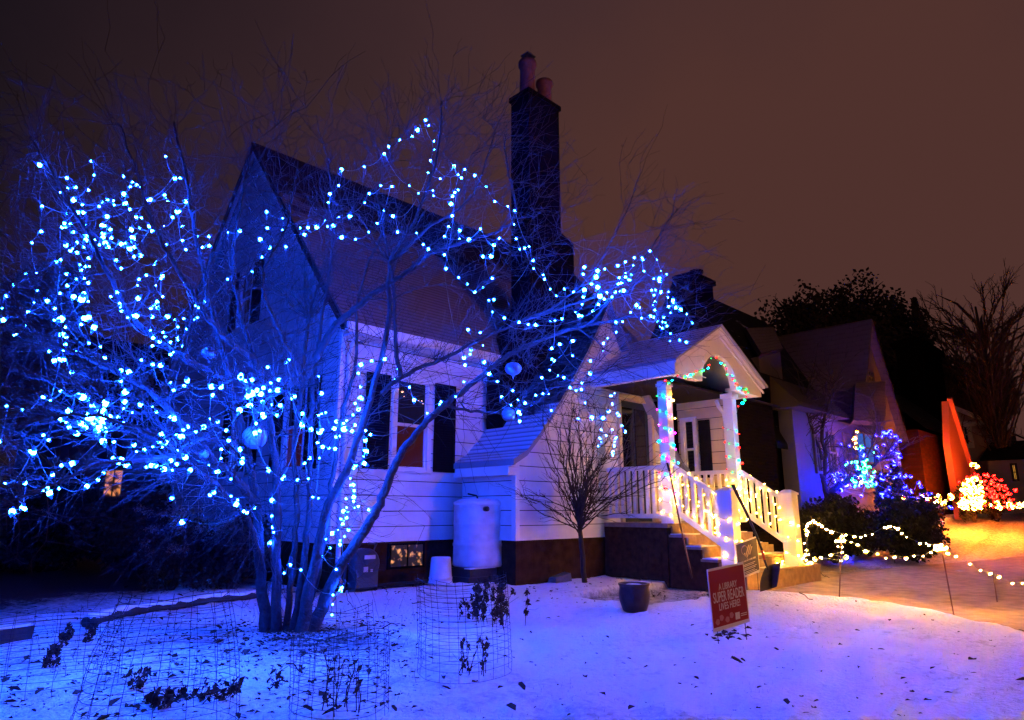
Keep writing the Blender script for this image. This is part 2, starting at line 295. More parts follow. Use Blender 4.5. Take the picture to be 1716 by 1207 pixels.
# ---------------------------------------------------------------- siding, windows, railings
def clap(mb, o, d, nrm, z0, z1, span, holes=(), h=.26, lip=.022):
    """lapped boards on a vertical plane; span(z)->(s0,s1); holes (s0,s1,z0,z1)"""
    o = Vector(o); d = Vector(d); nrm = Vector(nrm); zs = set([z0, z1]); z = z0
    while z < z1: zs.add(z); z += h
    for q in holes: zs |= {q[2], q[3]}
    zs = sorted(q for q in zs if z0 - 1e-6 <= q <= z1 + 1e-6)
    for a, b in zip(zs, zs[1:]):
        if b - a < 1e-4: continue
        k = math.floor((a - z0) / h + 1e-6); zb = z0 + k * h
        oa = lip * (1 - (a - zb) / h); ob = lip * (1 - (b - zb) / h)
        s0a, s1a = span(a); s0b, s1b = span(b)
        iv = [(0, 1)]; segs = []
        cuts = [(q[0], q[1]) for q in holes if q[2] < b - 1e-5 and q[3] > a + 1e-5]
        cur = [(s0a, s1a, s0b, s1b)]
        for c0, c1 in cuts:
            nw = []
            for (p0, p1, p2, p3) in cur:
                if c0 > p0: nw.append((p0, min(p1, c0), p2, min(p3, c0)))
                if c1 < p1: nw.append((max(p0, c1), p1, max(p2, c1), p3))
            cur = nw
        for (p0, p1, p2, p3) in cur:
            if p1 - p0 < 1e-4 and p3 - p2 < 1e-4: continue
            A = o + d * p0 + nrm * oa; Bq = o + d * p1 + nrm * oa; Cq = o + d * p3 + nrm * ob; Dq = o + d * p2 + nrm * ob
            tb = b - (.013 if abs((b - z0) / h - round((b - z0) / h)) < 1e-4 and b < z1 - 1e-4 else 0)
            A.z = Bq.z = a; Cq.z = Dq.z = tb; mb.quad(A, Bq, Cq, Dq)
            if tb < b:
                G = [Cq - nrm * .004, Dq - nrm * .004]; G2 = [G[1] + Vector((0, 0, .013)), G[0] + Vector((0, 0, .013))]; mb.gr.append(len(mb.f)); mb.quad(G[1], G[0], G2[1], G2[0])  # dark strip painted in as the lap's shadow line
            if abs(a - zb) < 1e-5:
                A2 = A - nrm * lip; B2 = Bq - nrm * lip; mb.quad(A2, B2, Bq, A)
def window(parent, o, d, nrm, s0, s1, z0, z1, panes, fm=None, shutters=True, sash=.5, label=None, sw=.46, shm=None, gap=.1):
    o = Vector(o); d = Vector(d); nrm = Vector(nrm); fm = fm or M['trim']
    def bx(mb, a, b, c, e, n0, n1):
        P = lambda s, n, z: (o + d * s + nrm * n).to_tuple()[:2] + (z,)
        mb.hexa([P(a, n0, c), P(b, n0, c), P(b, n1, c), P(a, n1, c)], [P(a, n0, e), P(b, n0, e), P(b, n1, e), P(a, n1, e)])
    f = MB(); w = .09
    bx(f, s0 - w, s0, z0 - .02, z1 + .1, .045, -.06); bx(f, s1, s1 + w, z0 - .02, z1 + .1, .045, -.06); bx(f, s0, s1, z1, z1 + .1, .043, -.06); bx(f, s0 - .12, s1 + .12, z0 - .07, z0 - .02, .08, -.06)
    bx(f, s0, s1, z0 - .02, z0 + .04, .02, -.05); zm = z0 + (z1 - z0) * sash; bx(f, s0, s1, zm - .025, zm + .025, .012, -.05)
    bx(f, s0, s0 + .035, z0 + .04, z1, .01, -.05); bx(f, s1 - .035, s1, z0 + .04, z1, .01, -.05)
    fr = f.build('window', fm, parent)
    lo_, hi_ = panes; g = MB(); bx(g, s0, s1, z0, zm, -.03, -.045); g.build('pane', lo_, fr); g = MB(); bx(g, s0, s1, zm, z1, -.018, -.03); g.build('pane', hi_, fr)
    if shutters:
        for a0 in (s0 - gap - sw, s1 + gap):
            g = MB(); bx(g, a0 + .01, a0 + sw - .01, z0 - .02, z1 + .05, .032, .024); bx(g, a0, a0 + .05, z0 - .03, z1 + .06, .06, .024); bx(g, a0 + sw - .05, a0 + sw, z0 - .03, z1 + .06, .06, .024)
            for zz in (z0 - .03, zm - .03, z1): bx(g, a0 + .05, a0 + sw - .05, zz, zz + .06, .06, .024)
            k = z0 + .04
            while k < z1: bx(g, a0 + .05, a0 + sw - .05, k, k + .03, .05, .026); k += .045
            g.build('shutter', shm or M['shutter'], parent)
HS = empty('house', (8, 9, 0), 'white clapboard cottage with steep brown roof, tall dark chimney and gabled porch', 'house')
# main block: front wall V=9.8 from U=5.6, gable wall U=5.6
RS = (9.69 - 4.43) / (14.15 - 9.5)
def roofz(v): return 4.43 + (v - 9.5) * RS if v <= 14.15 else 4.43 + (18.8 - v) * RS
UE = 16.6
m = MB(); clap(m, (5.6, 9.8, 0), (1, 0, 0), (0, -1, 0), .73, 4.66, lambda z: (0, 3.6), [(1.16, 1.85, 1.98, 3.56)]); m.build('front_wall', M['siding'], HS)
def gs(z):
    a = 9.82 if z < 4.7 else 9.5 + (z - 4.43) / RS; return (-(18.48 if z < 4.7 else 18.8 - (z - 4.43) / RS), -a)
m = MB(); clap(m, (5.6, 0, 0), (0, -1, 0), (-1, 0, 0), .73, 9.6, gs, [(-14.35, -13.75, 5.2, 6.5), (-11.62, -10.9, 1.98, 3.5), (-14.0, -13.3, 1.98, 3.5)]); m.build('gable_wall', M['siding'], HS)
m = MB(); m.box(5.57, 5.66, 9.77, 9.86, .73, 4.5); m.build('corner_board', M['trim'], HS)
m = MB(); m.box(5.64, 8.4, 9.84, 9.9, -.1, .73); m.box(5.64, 5.7, 9.9, 18.4, -.1, .73); m.build('foundation', M['found'], HS)
m = MB()   # back and right walls so the block is closed
m.box(5.7, UE - .1, 18.3, 18.45, 0, 4.6); m.prism([(UE - .1, 9.8, 0), (UE - .1, 18.45, 0), (UE - .1, 18.45, 4.7), (UE - .1, 14.15, 9.5), (UE - .1, 9.8, 4.7)], (-.1, 0, 0)); m.build('rear_wall', M['found'], HS)
m = MB(); sl_ = math.hypot(4.65, 5.26); x0, x1 = 5.42, UE
for y0, z0, y1, z1 in ((9.42, 4.34, 14.15, 9.69), (18.88, 4.34, 14.15, 9.69)):
    m.quad((x0, y0, z0), (x1, y0, z0), (x1, y1, z1), (x0, y1, z1), uv=((x0, 0), (x1, 0), (x1, sl_), (x0, sl_)))
    m.quad((x0, y0, z0 - .12), (x0, y0, z0), (x0, y1, z1), (x0, y1, z1 - .12)); m.quad((x1, y0, z0 - .12), (x1, y0, z0), (x1, y1, z1), (x1, y1, z1 - .12))
    m.quad((x0, y0, z0 - .12), (x1, y0, z0 - .12), (x1, y0, z0), (x0, y0, z0)); m.quad((x0, y0, z0 - .12), (x0, y1, z1 - .12), (x1, y1, z1 - .12), (x1, y0, z0 - .12))
rfm = m.build('roof', M['roof_main'], HS)
m = MB(); m.box(5.45, 9.05, 9.36, 9.42, 4.16, 4.33); m.box(5.6, 9.05, 9.42, 9.8, 4.16, 4.2)   # eave fascia and soffit
m.prism([(5.47, 9.5, 4.26), (5.47, 14.15, 9.52), (5.47, 14.15, 9.36), (5.47, 9.62, 4.22)], (.05, 0, 0)); m.prism([(5.47, 18.8, 4.26), (5.47, 14.15, 9.52), (5.47, 14.15, 9.36), (5.47, 18.66, 4.22)], (.05, 0, 0))
m.build('eave_trim', M['trim'], HS)
m = MB(); m.prism([(5.40, 9.42, 4.27), (5.40, 14.15, 9.68), (5.40, 14.15, 9.56), (5.40, 9.5, 4.2)], (.055, 0, 0)); m.build('rake_edge', M['shutter'], HS)
m = MB(); m.tube([(5.7, 9.45, 4.15), (5.7, 9.62, 4.0), (5.72, 9.74, 3.85), (5.72, 9.74, .3), (5.72, 9.6, .12)], .04, 8); m.build('downspout', M['trim'], HS)
window(HS, (5.6, 9.8, 0), (1, 0, 0), (0, -1, 0), 1.16, 1.85, 1.98, 3.56, (WINLIT, WINDIM), sw=.5, gap=.16)
window(HS, (5.6, 0, 0), (0, -1, 0), (-1, 0, 0), -14.35, -13.75, 5.2, 6.5, (WINDIM, WINDIM), sw=.42)
window(HS, (5.6, 0, 0), (0, -1, 0), (-1, 0, 0), -11.62, -10.9, 1.98, 3.5, (WINLIT, M['glass']), sw=.42)
window(HS, (5.6, 0, 0), (0, -1, 0), (-1, 0, 0), -14.0, -13.3, 1.98, 3.5, (M['glass'], M['glass']), sw=.42)
# basement window with a glow behind patterned glass
m = MB(); m.box(6.72, 7.5, 9.80, 9.85, .27, .70); bw = m.build('basement_window', M['shutter'], HS)
gl = bpy.data.materials.new('patterned_glow'); gl.use_nodes = True; t = gl.node_tree; b = t.nodes['Principled BSDF']; b.inputs['Base Color'].default_value = (.01, .01, .01, 1); c = t.nodes.new('ShaderNodeTexCoord'); vo = t.nodes.new('ShaderNodeTexNoise'); vo.inputs['Scale'].default_value = 9; vo.inputs['Detail'].default_value = 2; t.links.new(c.outputs['Object'], vo.inputs['Vector']); r = t.nodes.new('ShaderNodeValToRGB'); q = r.color_ramp.elements; q[0].position = .56; q[0].color = (0, 0, 0, 1); q[1].position = .72; q[1].color = (1, .42, .12, 1); t.links.new(vo.outputs[0], r.inputs[0]); t.links.new(r.outputs[0], b.inputs['Emission Color']); b.inputs['Emission Strength'].default_value = 1.2
m = MB(); m.box(6.78, 7.1, 9.788, 9.80, .31, .66); m.box(7.14, 7.44, 9.788, 9.80, .31, .66); m.build('pane', gl, bw)
# front wing with its flared catslide roof
PR = [(8.08, 2.12), (8.42, 2.30), (8.77, 2.64), (9.28, 3.23), (9.75, 3.82), (10.2, 4.41), (10.58, 4.98), (10.82, 5.35), (11.05, 5.72)]
PR2 = [(22.1 - x, z) for x, z in PR[::-1]][1:]
def wz(x):
    P_ = PR + PR2
    for (a, b), (c_, d_) in zip(P_, P_[1:]):
        if a <= x <= c_: return b + (d_ - b) * (x - a) / (c_ - a)
    return 2.1
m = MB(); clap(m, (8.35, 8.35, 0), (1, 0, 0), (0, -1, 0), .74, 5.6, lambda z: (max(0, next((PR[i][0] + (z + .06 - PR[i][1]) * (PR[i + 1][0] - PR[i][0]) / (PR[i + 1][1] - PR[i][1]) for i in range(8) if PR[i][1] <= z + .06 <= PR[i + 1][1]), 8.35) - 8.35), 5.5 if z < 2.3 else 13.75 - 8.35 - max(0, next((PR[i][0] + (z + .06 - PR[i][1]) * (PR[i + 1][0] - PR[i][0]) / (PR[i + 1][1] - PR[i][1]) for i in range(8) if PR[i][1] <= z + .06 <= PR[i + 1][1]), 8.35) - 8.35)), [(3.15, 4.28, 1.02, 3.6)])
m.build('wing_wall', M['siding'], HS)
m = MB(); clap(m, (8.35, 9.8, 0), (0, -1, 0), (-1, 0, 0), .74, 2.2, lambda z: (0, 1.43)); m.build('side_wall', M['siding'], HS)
m = MB(); m.box(8.32, 8.42, 8.32, 8.42, .74, 2.2); m.build('corner_board', M['trim'], HS)
m = MB(); m.box(8.39, 13.8, 8.39, 8.45, -.1, .74); m.box(8.39, 8.45, 8.45, 9.84, -.1, .74); m.build('foundation', M['found'], HS)
m = MB(); P_ = PR + PR2; d0 = 0
for (a, za), (c_, zc) in zip(P_, P_[1:]):
    ln = math.hypot(c_ - a, zc - za); y0, y1 = 8.12, 10.9
    m.quad((a, y0, za), (c_, y0, zc), (c_, y1, zc), (a, y1, za), uv=((y0, d0), (y0, d0 + ln), (y1, d0 + ln), (y1, d0)) if a < 11 else ((y0, -d0), (y0, -d0 - ln), (y1, -d0 - ln), (y1, -d0)), smooth=False)
    m.quad((a, y0, za - .1), (c_, y0, zc - .1), (c_, y0, zc), (a, y0, za)); m.quad((a, y0, za - .1), (a, y1, za - .1), (c_, y1, zc - .1), (c_, y0, zc - .1)); d0 += ln
m.quad((8.08, 8.12, 2.02), (8.08, 8.12, 2.12), (8.08, 10.9, 2.12), (8.08, 10.9, 2.02))
m.build('wing_roof', M['roof_wing'], HS)
m = MB(); m.box(8.12, 8.34, 8.30, 9.79, 1.86, 2.0); m.box(8.12, 8.30, 8.22, 9.79, 2.0, 2.03); m.build('wing_eave', M['trim'], HS)
# chimney: wide brick stack, narrowed by shoulders
m = MB(); cy0, cy1 = 9.3, 9.88
m.box(8.95, 11.25, cy0, cy1, .0, 4.3); m.hexa([(8.95, cy0, 4.3), (11.25, cy0, 4.3), (11.25, cy1, 4.3), (8.95, cy1, 4.3)], [(9.75, cy0, 5.6), (11.25, cy0, 5.6), (11.25, cy1, 5.6), (9.75, cy1, 5.6)])
m.box(9.75, 11.25, cy0, cy1, 5.6, 7.4); m.hexa([(9.75, cy0, 7.4), (11.25, cy0, 7.4), (11.25, cy1, 7.4), (9.75, cy1, 7.4)], [(9.75, cy0, 7.55), (10.8, cy0, 7.55), (10.8, cy1, 7.55), (9.75, cy1, 7.55)])
m.box(9.75, 10.8, cy0, cy1, 7.55, 10.72); m.box(9.71, 10.84, cy0 - .04, cy1 + .04, 10.72, 10.84)
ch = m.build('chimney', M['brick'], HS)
for px, z0, z1, r0 in ((884, 10.8, 11.92, .2), (912, 10.8, 11.68, .19)):
    c0 = onax(px, 150, 1, 9.7); m = MB(); m.lathe([(r0 * 1.15, 0), (r0 * 1.15, .08), (r0, .12), (r0 * .88, z1 - z0 - .14), (r0 * 1.12, z1 - z0 - .1), (r0 * 1.1, z1 - z0), (r0 * .75, z1 - z0), (r0 * .7, z1 - z0 - .3)], (c0.x, 9.7, z0), 20); m.build('chimney_pot', M['clay'], ch)
c0 = onax(885, 100, 1, 9.7); m = MB()
for a in range(4): m.tube([(c0.x + .1 * cos(a * pi / 2 + .4), 9.7 + .1 * sin(a * pi / 2 + .4), 11.85), (c0.x + .1 * cos(a * pi / 2 + .4), 9.7 + .1 * sin(a * pi / 2 + .4), 12.1)], .012, 5)
m.box(c0.x - .14, c0.x + .14, 9.58, 9.82, 12.1, 12.13); m.box(c0.x - .12, c0.x + .12, 9.6, 9.8, 11.98, 11.995); m.build('rain_cap', M['grey'], ch)
# right bay beside the porch, dark brick front
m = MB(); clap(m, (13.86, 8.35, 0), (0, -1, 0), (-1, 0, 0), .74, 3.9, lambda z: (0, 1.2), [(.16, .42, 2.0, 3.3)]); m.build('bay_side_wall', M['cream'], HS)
window(HS, (13.86, 8.35, 0), (0, -1, 0), (-1, 0, 0), .16, .42, 2.0, 3.3, (M['glass'], M['glass']), shutters=False)
m = MB(); m.box(13.79, 13.835, 7.5, 7.78, 1.98, 3.3); m.build('shutter', M['shutter'], HS)
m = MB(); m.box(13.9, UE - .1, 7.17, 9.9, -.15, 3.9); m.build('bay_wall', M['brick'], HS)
m = MB()
for a, b in (((13.6, 7.0, 3.86), (13.6, 9.9, 5.0)),): m.quad(a, (UE, 7.0, 3.86), (UE, 9.9, 5.0), b, uv=((0, 0), (3, 0), (3, 3.2), (0, 3.2))); m.quad((13.6, 7.0, 3.8), (UE, 7.0, 3.8), (UE, 7.0, 3.86), (13.6, 7.0, 3.86))
m.build('bay_roof', M['roof_dark'], HS)
m = MB(); m.tube([(13.74, 7.25, 3.7), (13.74, 7.2, 3.55), (13.8, 7.12, 3.4), (13.8, 7.1, 3.2), (13.8, 7.1, 1.1)], .045, 8); m.build('downspout', M['trim'], HS)
# front door, dark, and a wide white casing
m = MB(); m.box(11.4, 11.5, 8.28, 8.42, 1.02, 3.72); m.box(12.63, 12.73, 8.28, 8.42, 1.02, 3.72); m.box(11.5, 12.63, 8.28, 8.42, 3.6, 3.72); m.build('door_casing', M['cream'], HS)
m = MB(); m.box(11.5, 12.63, 8.38, 8.43, 1.02, 3.6); dr = m.build('door', mat('storm_door', (.012, .02, .022), .35), HS)
m = MB(); m.box(11.62, 12.02, 8.365, 8.38, 2.0, 3.45); m.box(12.1, 12.5, 8.365, 8.38, 2.0, 3.45); m.build('pane', M['glass'], dr)
# porch
m = MB(); m.box(10.8, 13.5, 6.84, 8.3, .94, 1.02); m.build('porch_deck', M['deck'], HS)
m = MB(); k = 6.9
while k < 8.33: m.box(10.85, 10.88, k, min(8.34, k + .135), -.12, .94); k += .14
m.box(10.9, 13.4, 6.88, 6.92, -.12, .94); m.build('porch_skirt', M['skirt'], HS)
ST = [(.82, 6.53, 6.84), (.62, 6.22, 6.53), (.42, 5.91, 6.22), (.21, 5.45, 5.91)]
m = MB(); sn = MB(); sk = MB()
for i, (z, a, b) in enumerate(ST):
    xr = 13.5 if i < 2 else (13.75 if i == 2 else 14.1); m.box(10.82, xr, a - .02, b, z - .045, z); m.box(10.9, xr - .04, b - .03, b, z, z + .155)
    sn.box(10.815, 10.815 + .55, a - .024, b - .04, z + .001, z + .018); sn.box(12.2, xr - .05, a + .08, b - .05, z + .001, z + .01)
    pass
m.box(10.9, 14.06, 5.43, 5.46, -.12, .165)
so = m.build('stairs', M['deck'], HS); sn.build('snow_crust', M['snow'], so); 
for xs_ in (10.86, 13.36):
    sk = MB(); top_ = []
    for z, a, b in ST: top_ += [(xs_, b - .001, z - .046), (xs_, a, z - .046)]
    sk.prism([(xs_, 6.86, -.12)] + [(xs_, 6.86, .77)] + top_[1:] + [(xs_, 5.47, -.12)], (.035, 0, 0)); sk.build('stringer', M['skirt'], so)
def post(x, y, z0, z1, w=.2, cap=True, name='porch_post', base=.0):
    m = MB(); h = w / 2; m.box(x - h, x + h, y - h, y + h, z0, z1)
    if cap: m.box(x - h - .03, x + h + .03, y - h - .03, y + h + .03, z1 - .06, z1 + .0)
    return m.build(name, M['trim'], HS)
P1 = (10.96, 6.86); P2 = (13.28, 6.7)
m = MB(); m.box(10.86, 11.06, 6.76, 6.96, 1.02, 3.72); m.box(10.83, 11.09, 6.73, 6.99, 1.02, 1.2); m.box(10.84, 11.08, 6.74, 6.98, 3.6, 3.66); m.build('porch_post', M['trim'], HS)
m = MB(); m.box(13.17, 13.37, 6.6, 6.8, 1.02, 3.72); m.box(13.14, 13.4, 6.57, 6.83, 1.02, 1.2); m.box(13.13, 13.41, 6.56, 6.84, 3.62, 3.72); m.build('porch_post', M['trim'], HS)
NL = (11.0, 5.72); NR = (13.3, 5.62)
for nx_, ny_ in (NL, NR):
    m = MB(); m.box(nx_ - .13, nx_ + .13, ny_ - .13, ny_ + .13, .21, 1.56); m.box(nx_ - .15, nx_ + .15, ny_ - .15, ny_ + .15, 1.56, 1.6); m.hexa([(nx_ - .14, ny_ - .14, 1.6), (nx_ + .14, ny_ - .14, 1.6), (nx_ + .14, ny_ + .14, 1.6), (nx_ - .14, ny_ + .14, 1.6)], [(nx_ - .05, ny_ - .05, 1.66), (nx_ + .05, ny_ - .05, 1.66), (nx_ + .05, ny_ + .05, 1.66), (nx_ - .05, ny_ + .05, 1.66)])
    m.build('newel_post', M['trim'], HS)
def railing(a, b, za, zb, n, h=.82):
    a = Vector(a); b = Vector(b); m = MB(); A = Vector((a.x, a.y, za)); Bq = Vector((b.x, b.y, zb))
    up = Vector((0, 0, 1)); m.beam(A + up * h, Bq + up * h, .065, .06); m.beam(A + up * (h + .03), Bq + up * (h + .03), .11, .035)
    r_ = m.build('railing', M['trim'], HS); m = MB(); m.beam(A + up * .1, Bq + up * .1, .06, .085); m.build('bottom_rail', M['trim'], r_); al = (b - a).normalized()
    for i in range(n):
        t_ = (i + .5) / n; p = A.lerp(Bq, t_); k = MB(); w = .034; sx_ = Vector((al.x, al.y, 0)) * w; sy = Vector((-al.y, al.x, 0)) * w * .8; dz = (zb - za) / (b - a).length * w
        lo_ = p + up * .14; hi_ = p + up * (h - .03)
        c_ = [(-sx_ - sy, -dz), (sx_ - sy, dz), (sx_ + sy, dz), (-sx_ + sy, -dz)]
        k.hexa([lo_ + q + up * e_ for q, e_ in c_], [hi_ + q + up * e_ for q, e_ in c_]); k.build('baluster', M['trim'], r_)
    return r_
railing((10.96, 8.3), (10.96, 6.98), 1.05, 1.05, 9, 1.0); railing((13.28, 8.3), (13.28, 6.82), 1.05, 1.05, 9, 1.0)
railing((10.98, 6.74), (11.0, 5.86), 1.13, .56, 6, .92); railing((13.28, 6.56), (13.3, 5.76), 1.12, .56, 6, .92)
# porch gable, roof, ceiling
ARC = [(12.24 + .70 * cos(pi - i * pi / 16), 3.76 + .60 * sin(pi - i * pi / 16)) for i in range(17)]
fl = [(10.54, 3.72)] + [(11.6, 3.72)] + ARC + [(12.95, 3.72), (14.1, 3.72), (14.16, 3.98), (12.3, 4.93), (10.54, 4.0)]
y0, y1 = 6.35, 6.5; m = MB()
top = lambda x: 4.0 + (x - 10.54) * (.93 / 1.76) if x < 12.3 else 4.93 - (x - 12.3) * (.95 / 1.86)
lowr = [(10.54, 3.72), (11.3, 3.72), (11.53, 3.73)] + ARC[1:-1] + [(12.95, 3.74), (13.3, 3.72), (14.1, 3.72)]
for (a, za), (c_, zc) in zip(lowr, lowr[1:]):
    m.hexa([(a, y0, za), (c_, y0, zc), (c_, y1, zc), (a, y1, za)], [(a, y0, top(a)), (c_, y0, top(c_)), (c_, y1, top(c_)), (a, y1, top(a))])
m.box(10.54, 10.66, y1, 8.34, 3.72, 3.98); m.box(13.9, 14.06, y1, 7.1, 3.72, 3.98); m.build('porch_gable', M['trim'], HS)
m = MB()
for i in range(3, 14):
    a, c_ = ARC[i], ARC[i + 1]; g = lambda p, k: (12.24 + (p[0] - 12.24) * k, 3.76 + (p[1] - 3.76) * k); a1, c1 = g(a, 1.0), g(c_, 1.0); a2, c2 = g(a, 1.16), g(c_, 1.16)
    m.hexa([(a1[0], 6.33, a1[1]), (c1[0], 6.33, c1[1]), (c1[0], 6.349, c1[1]), (a1[0], 6.349, a1[1])], [(a2[0], 6.33, a2[1]), (c2[0], 6.33, c2[1]), (c2[0], 6.349, c2[1]), (a2[0], 6.349, a2[1])])
for k0, k1, o_ in ((0, .09, .06), (.16, .2, .03)):
    for s_ in (-1, 1):
        xe = 10.5 if s_ < 0 else 14.18; m.prism([(12.3, 6.349, 4.99 - k0), (xe, 6.349, top(xe) + .03 - k0), (xe, 6.349, top(xe) + .03 - k1), (12.3, 6.349, 4.99 - k1)], (0, -o_, 0))
m.box(10.6, 11.66, 6.335, 6.349, 3.80, 3.815); m.build('gable_moulding', M['trim'], HS)
m = MB()
for xe, ze in ((10.42, 3.99), (14.24, 3.97)):
    y0, y1 = 6.24, 10.2; ln = math.hypot(xe - 12.3, 1.03); m.quad((xe, y0, ze), (12.3, y0, 5.02), (12.3, y1, 5.02), (xe, y1, ze), uv=((y0, 0), (y0, ln), (y1, ln), (y1, 0)))
    m.quad((xe, y0, ze - .04), (12.3, y0, 4.98), (12.3, y0, 5.02), (xe, y0, ze)); m.quad((xe, y0, ze - .04), (xe, y1, ze - .04), (xe, y1, ze), (xe, y0, ze)); m.quad((xe, y0, ze - .04), (12.3, y0, 4.98), (12.3, y1, 4.98), (xe, y1, ze - .04))
m.build('porch_roof', M['roof_porch'], HS)
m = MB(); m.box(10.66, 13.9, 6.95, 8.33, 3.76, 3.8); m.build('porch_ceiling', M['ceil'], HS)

# ---------------------------------------------------------------- light strings
def bulbmesh(name, r, l, n=7):
    m = MB(); m.lathe([(.001, -.1 * l), (r * .45, -.08 * l), (r * .5, .08 * l), (r * .95, .25 * l), (r, .42 * l), (r * .75, .7 * l), (r * .3, .93 * l), (.001, l)], n=n)
    me = bpy.data.meshes.new(name); me.from_pydata(m.v, [], m.f); me.polygons.foreach_set('use_smooth', [True] * len(m.f)); return me
BM = {}
def bulb_me(kind, r, l):
    k = (kind, r, l)
    if k not in BM: BM[k] = bulbmesh('bulb', r, l); BM[k].materials.append(B[kind])
    return BM[k]
NB = [0]
def string(name, label, pts, kinds, group=None, r=.019, l=.052, wire=True, maxgap=1.2, sag=.05, wr=.0032, aim=None, cab=None, big=None):
    """pts: list of Vectors; kinds: str or list cycled"""
    root = empty(name, pts[0], label, 'string lights', group)
    if isinstance(kinds, str): kinds = [kinds]
    if wire:
        m = MB()
        for a, b_ in zip(pts, pts[1:]):
            if (b_ - a).length < maxgap:
                q = [a.lerp(b_, t_) - Vector((0, 0, sag * 4 * t_ * (1 - t_) * min(1, (b_ - a).length))) for t_ in (0, .25, .5, .75, 1)]; m.tube(q, wr, 4)
        if m.v: m.build('cable', cab or M['cable'], root)
    for i, p in enumerate(pts):
        o = bpy.data.objects.new('bulb', bulb_me(kinds[i % len(kinds)], r, l)); COL.objects.link(o); o.parent = root; o.location = p - pts[0]
        d = aim(p) if aim else Vector((random.uniform(-1, 1), random.uniform(-1, 1), random.uniform(-1.2, .6)))
        o.rotation_euler = d.to_track_quat('Z', 'Y').to_euler(); s_ = random.choice((.6, .75, .9, 1, 1.1, 1.25, 1.6)); s_ *= big[i] if big else 1; o.scale = (s_, s_, s_); NB[0] += 1
    return root
#BULBS
def resample(pl, n):
    ln = [0]
    for a, b_ in zip(pl, pl[1:]): ln.append(ln[-1] + (b_ - a).length)
    o = []
    for i in range(n):
        t_ = ln[-1] * i / max(1, n - 1); k = 0
        while k < len(pl) - 2 and ln[k + 1] < t_: k += 1
        o.append(pl[k].lerp(pl[k + 1], (t_ - ln[k]) / max(1e-9, ln[k + 1] - ln[k])))
    return o
# ---------------------------------------------------------------- blue bulbs of the big tree: (x, y) as seen, set at their distances in the crown
BL = {}
BL['a'] = '73,281 113,295 156,270 160,292 203,293 277,260 292,294 298,300 220,303 236,312 228,308 214,314 112,313 124,311 144,318 98,322 119,331 129,331 139,340 71,344 110,357 125,355 144,361 68,385 101,382 108,370 118,374 52,404 114,380 116,388 108,405 131,405 119,423 118,416 134,423 142,414 93,435 103,433 131,441 134,449 117,460 129,469 147,445 145,467 143,477 117,475 145,489 118,494 96,492 61,455 46,461 60,486 24,477 7,496 4,517 12,533 23,562 26,560 56,509 46,522 45,546 85,509 95,519 148,504 134,509 108,531 134,532 94,535 150,524 131,543 161,541 114,549 96,560 111,563 150,572 131,588 86,586 101,586 109,582 90,598 190,434 198,451 168,428 153,430 151,446 201,507 198,512 183,498 197,486 219,529 208,523 214,535 233,524 175,595 169,583 145,377 149,396 147,400 185,363 172,374 180,378 228,359 235,362 209,336 207,341 214,351 187,335 182,338 170,338 167,342 203,322 195,345 244,332 247,333 282,335 279,332 297,349 303,351 315,338 274,323 291,367 287,365 276,380 306,381 329,392 354,395 382,388 402,389 303,401 310,415 338,414 348,410 331,415 281,425 278,410 260,438 256,444 270,458 270,464 248,460 239,429 221,432 230,465 260,477 231,478 309,477 270,495 228,504 262,503 256,510 253,519 252,529 266,517 322,499 343,505 330,512 333,514 330,532 327,537 311,537 311,548 298,545 295,535 275,535 253,554 253,564 278,558 276,563 296,563 295,570 304,578 283,572 259,578 266,575 293,589 284,590 160,402 168,402 176,403 184,403 200,405 211,404 214,409 223,394 235,383 250,385 229,411 183,414 163,411 394,470 423,452 381,465 177,390 175,389 188,388 222,379 253,386'
BL['b'] = '710,204 696,213 720,212 672,233 691,228 653,242 644,257 726,250 725,237 721,269 717,289 740,298 770,298 768,293 761,278 777,283 797,291 815,312 833,339 853,346 863,354 860,376 867,398 871,415 888,414 891,435 610,277 573,283 569,309 639,313 654,313 685,311 703,323 616,324 611,338 643,353 663,364 588,357 635,376 668,387 618,391 698,390 710,407 720,418 747,427 744,452 767,464 782,476 796,490 809,481 821,466 819,503 828,499 826,523 845,530 867,538 884,541 898,545 752,379 768,389 784,399 806,383 827,412 826,425 813,432 839,398 550,339 555,323 545,369 568,364 549,377 564,377 529,384 516,385 501,383 507,392 579,397 598,399 476,367 475,384 448,355 444,382 432,398 450,414 482,417 440,432 724,318 729,329 765,320 760,320 760,330 760,345 761,360 783,549 808,579 805,559 790,585 777,595 788,595 745,395 770,400'
BL['c'] = '879,414 895,449 912,461 910,467 923,483 931,495 948,483 961,490 976,452 998,450 1015,450 1031,447 1045,440 1060,432 1076,430 1081,434 1092,422 1101,435 1108,453 1078,453 1062,444 974,461 990,474 993,468 1005,476 978,482 1005,489 1006,494 1018,489 1029,488 1040,486 1040,490 1026,498 1010,499 979,495 978,510 999,509 993,522 969,526 964,523 977,530 944,532 930,535 921,539 1048,457 1045,463 1041,466 1054,466 1058,461 1054,471 1043,471 1034,473 1100,465 1098,468 1113,466 1118,461 1109,471 1089,487 1101,486 1107,486 1105,490 1096,493 1119,489 1098,504 1118,500 1128,499 1130,509 1118,512 1093,514 1098,521 1142,517 1151,528 1130,517 1125,524 1112,529 1093,530 1099,532 1101,538 1109,539 1115,543 1105,549 1111,548 1121,546 1122,559 1123,572 1136,571 1148,571 1159,538 1073,517 1063,514 1055,522 1076,531 1043,537 1031,543 1030,557 1020,566 1015,576 1009,587 993,605 934,577 928,582 955,574 958,594 928,604 921,618 893,545 911,635 896,660 909,658 895,674 882,678 927,603 936,631 943,629 953,651 965,651 976,639 976,649 988,628 926,687 980,676 994,697 1006,698 968,704 920,659'
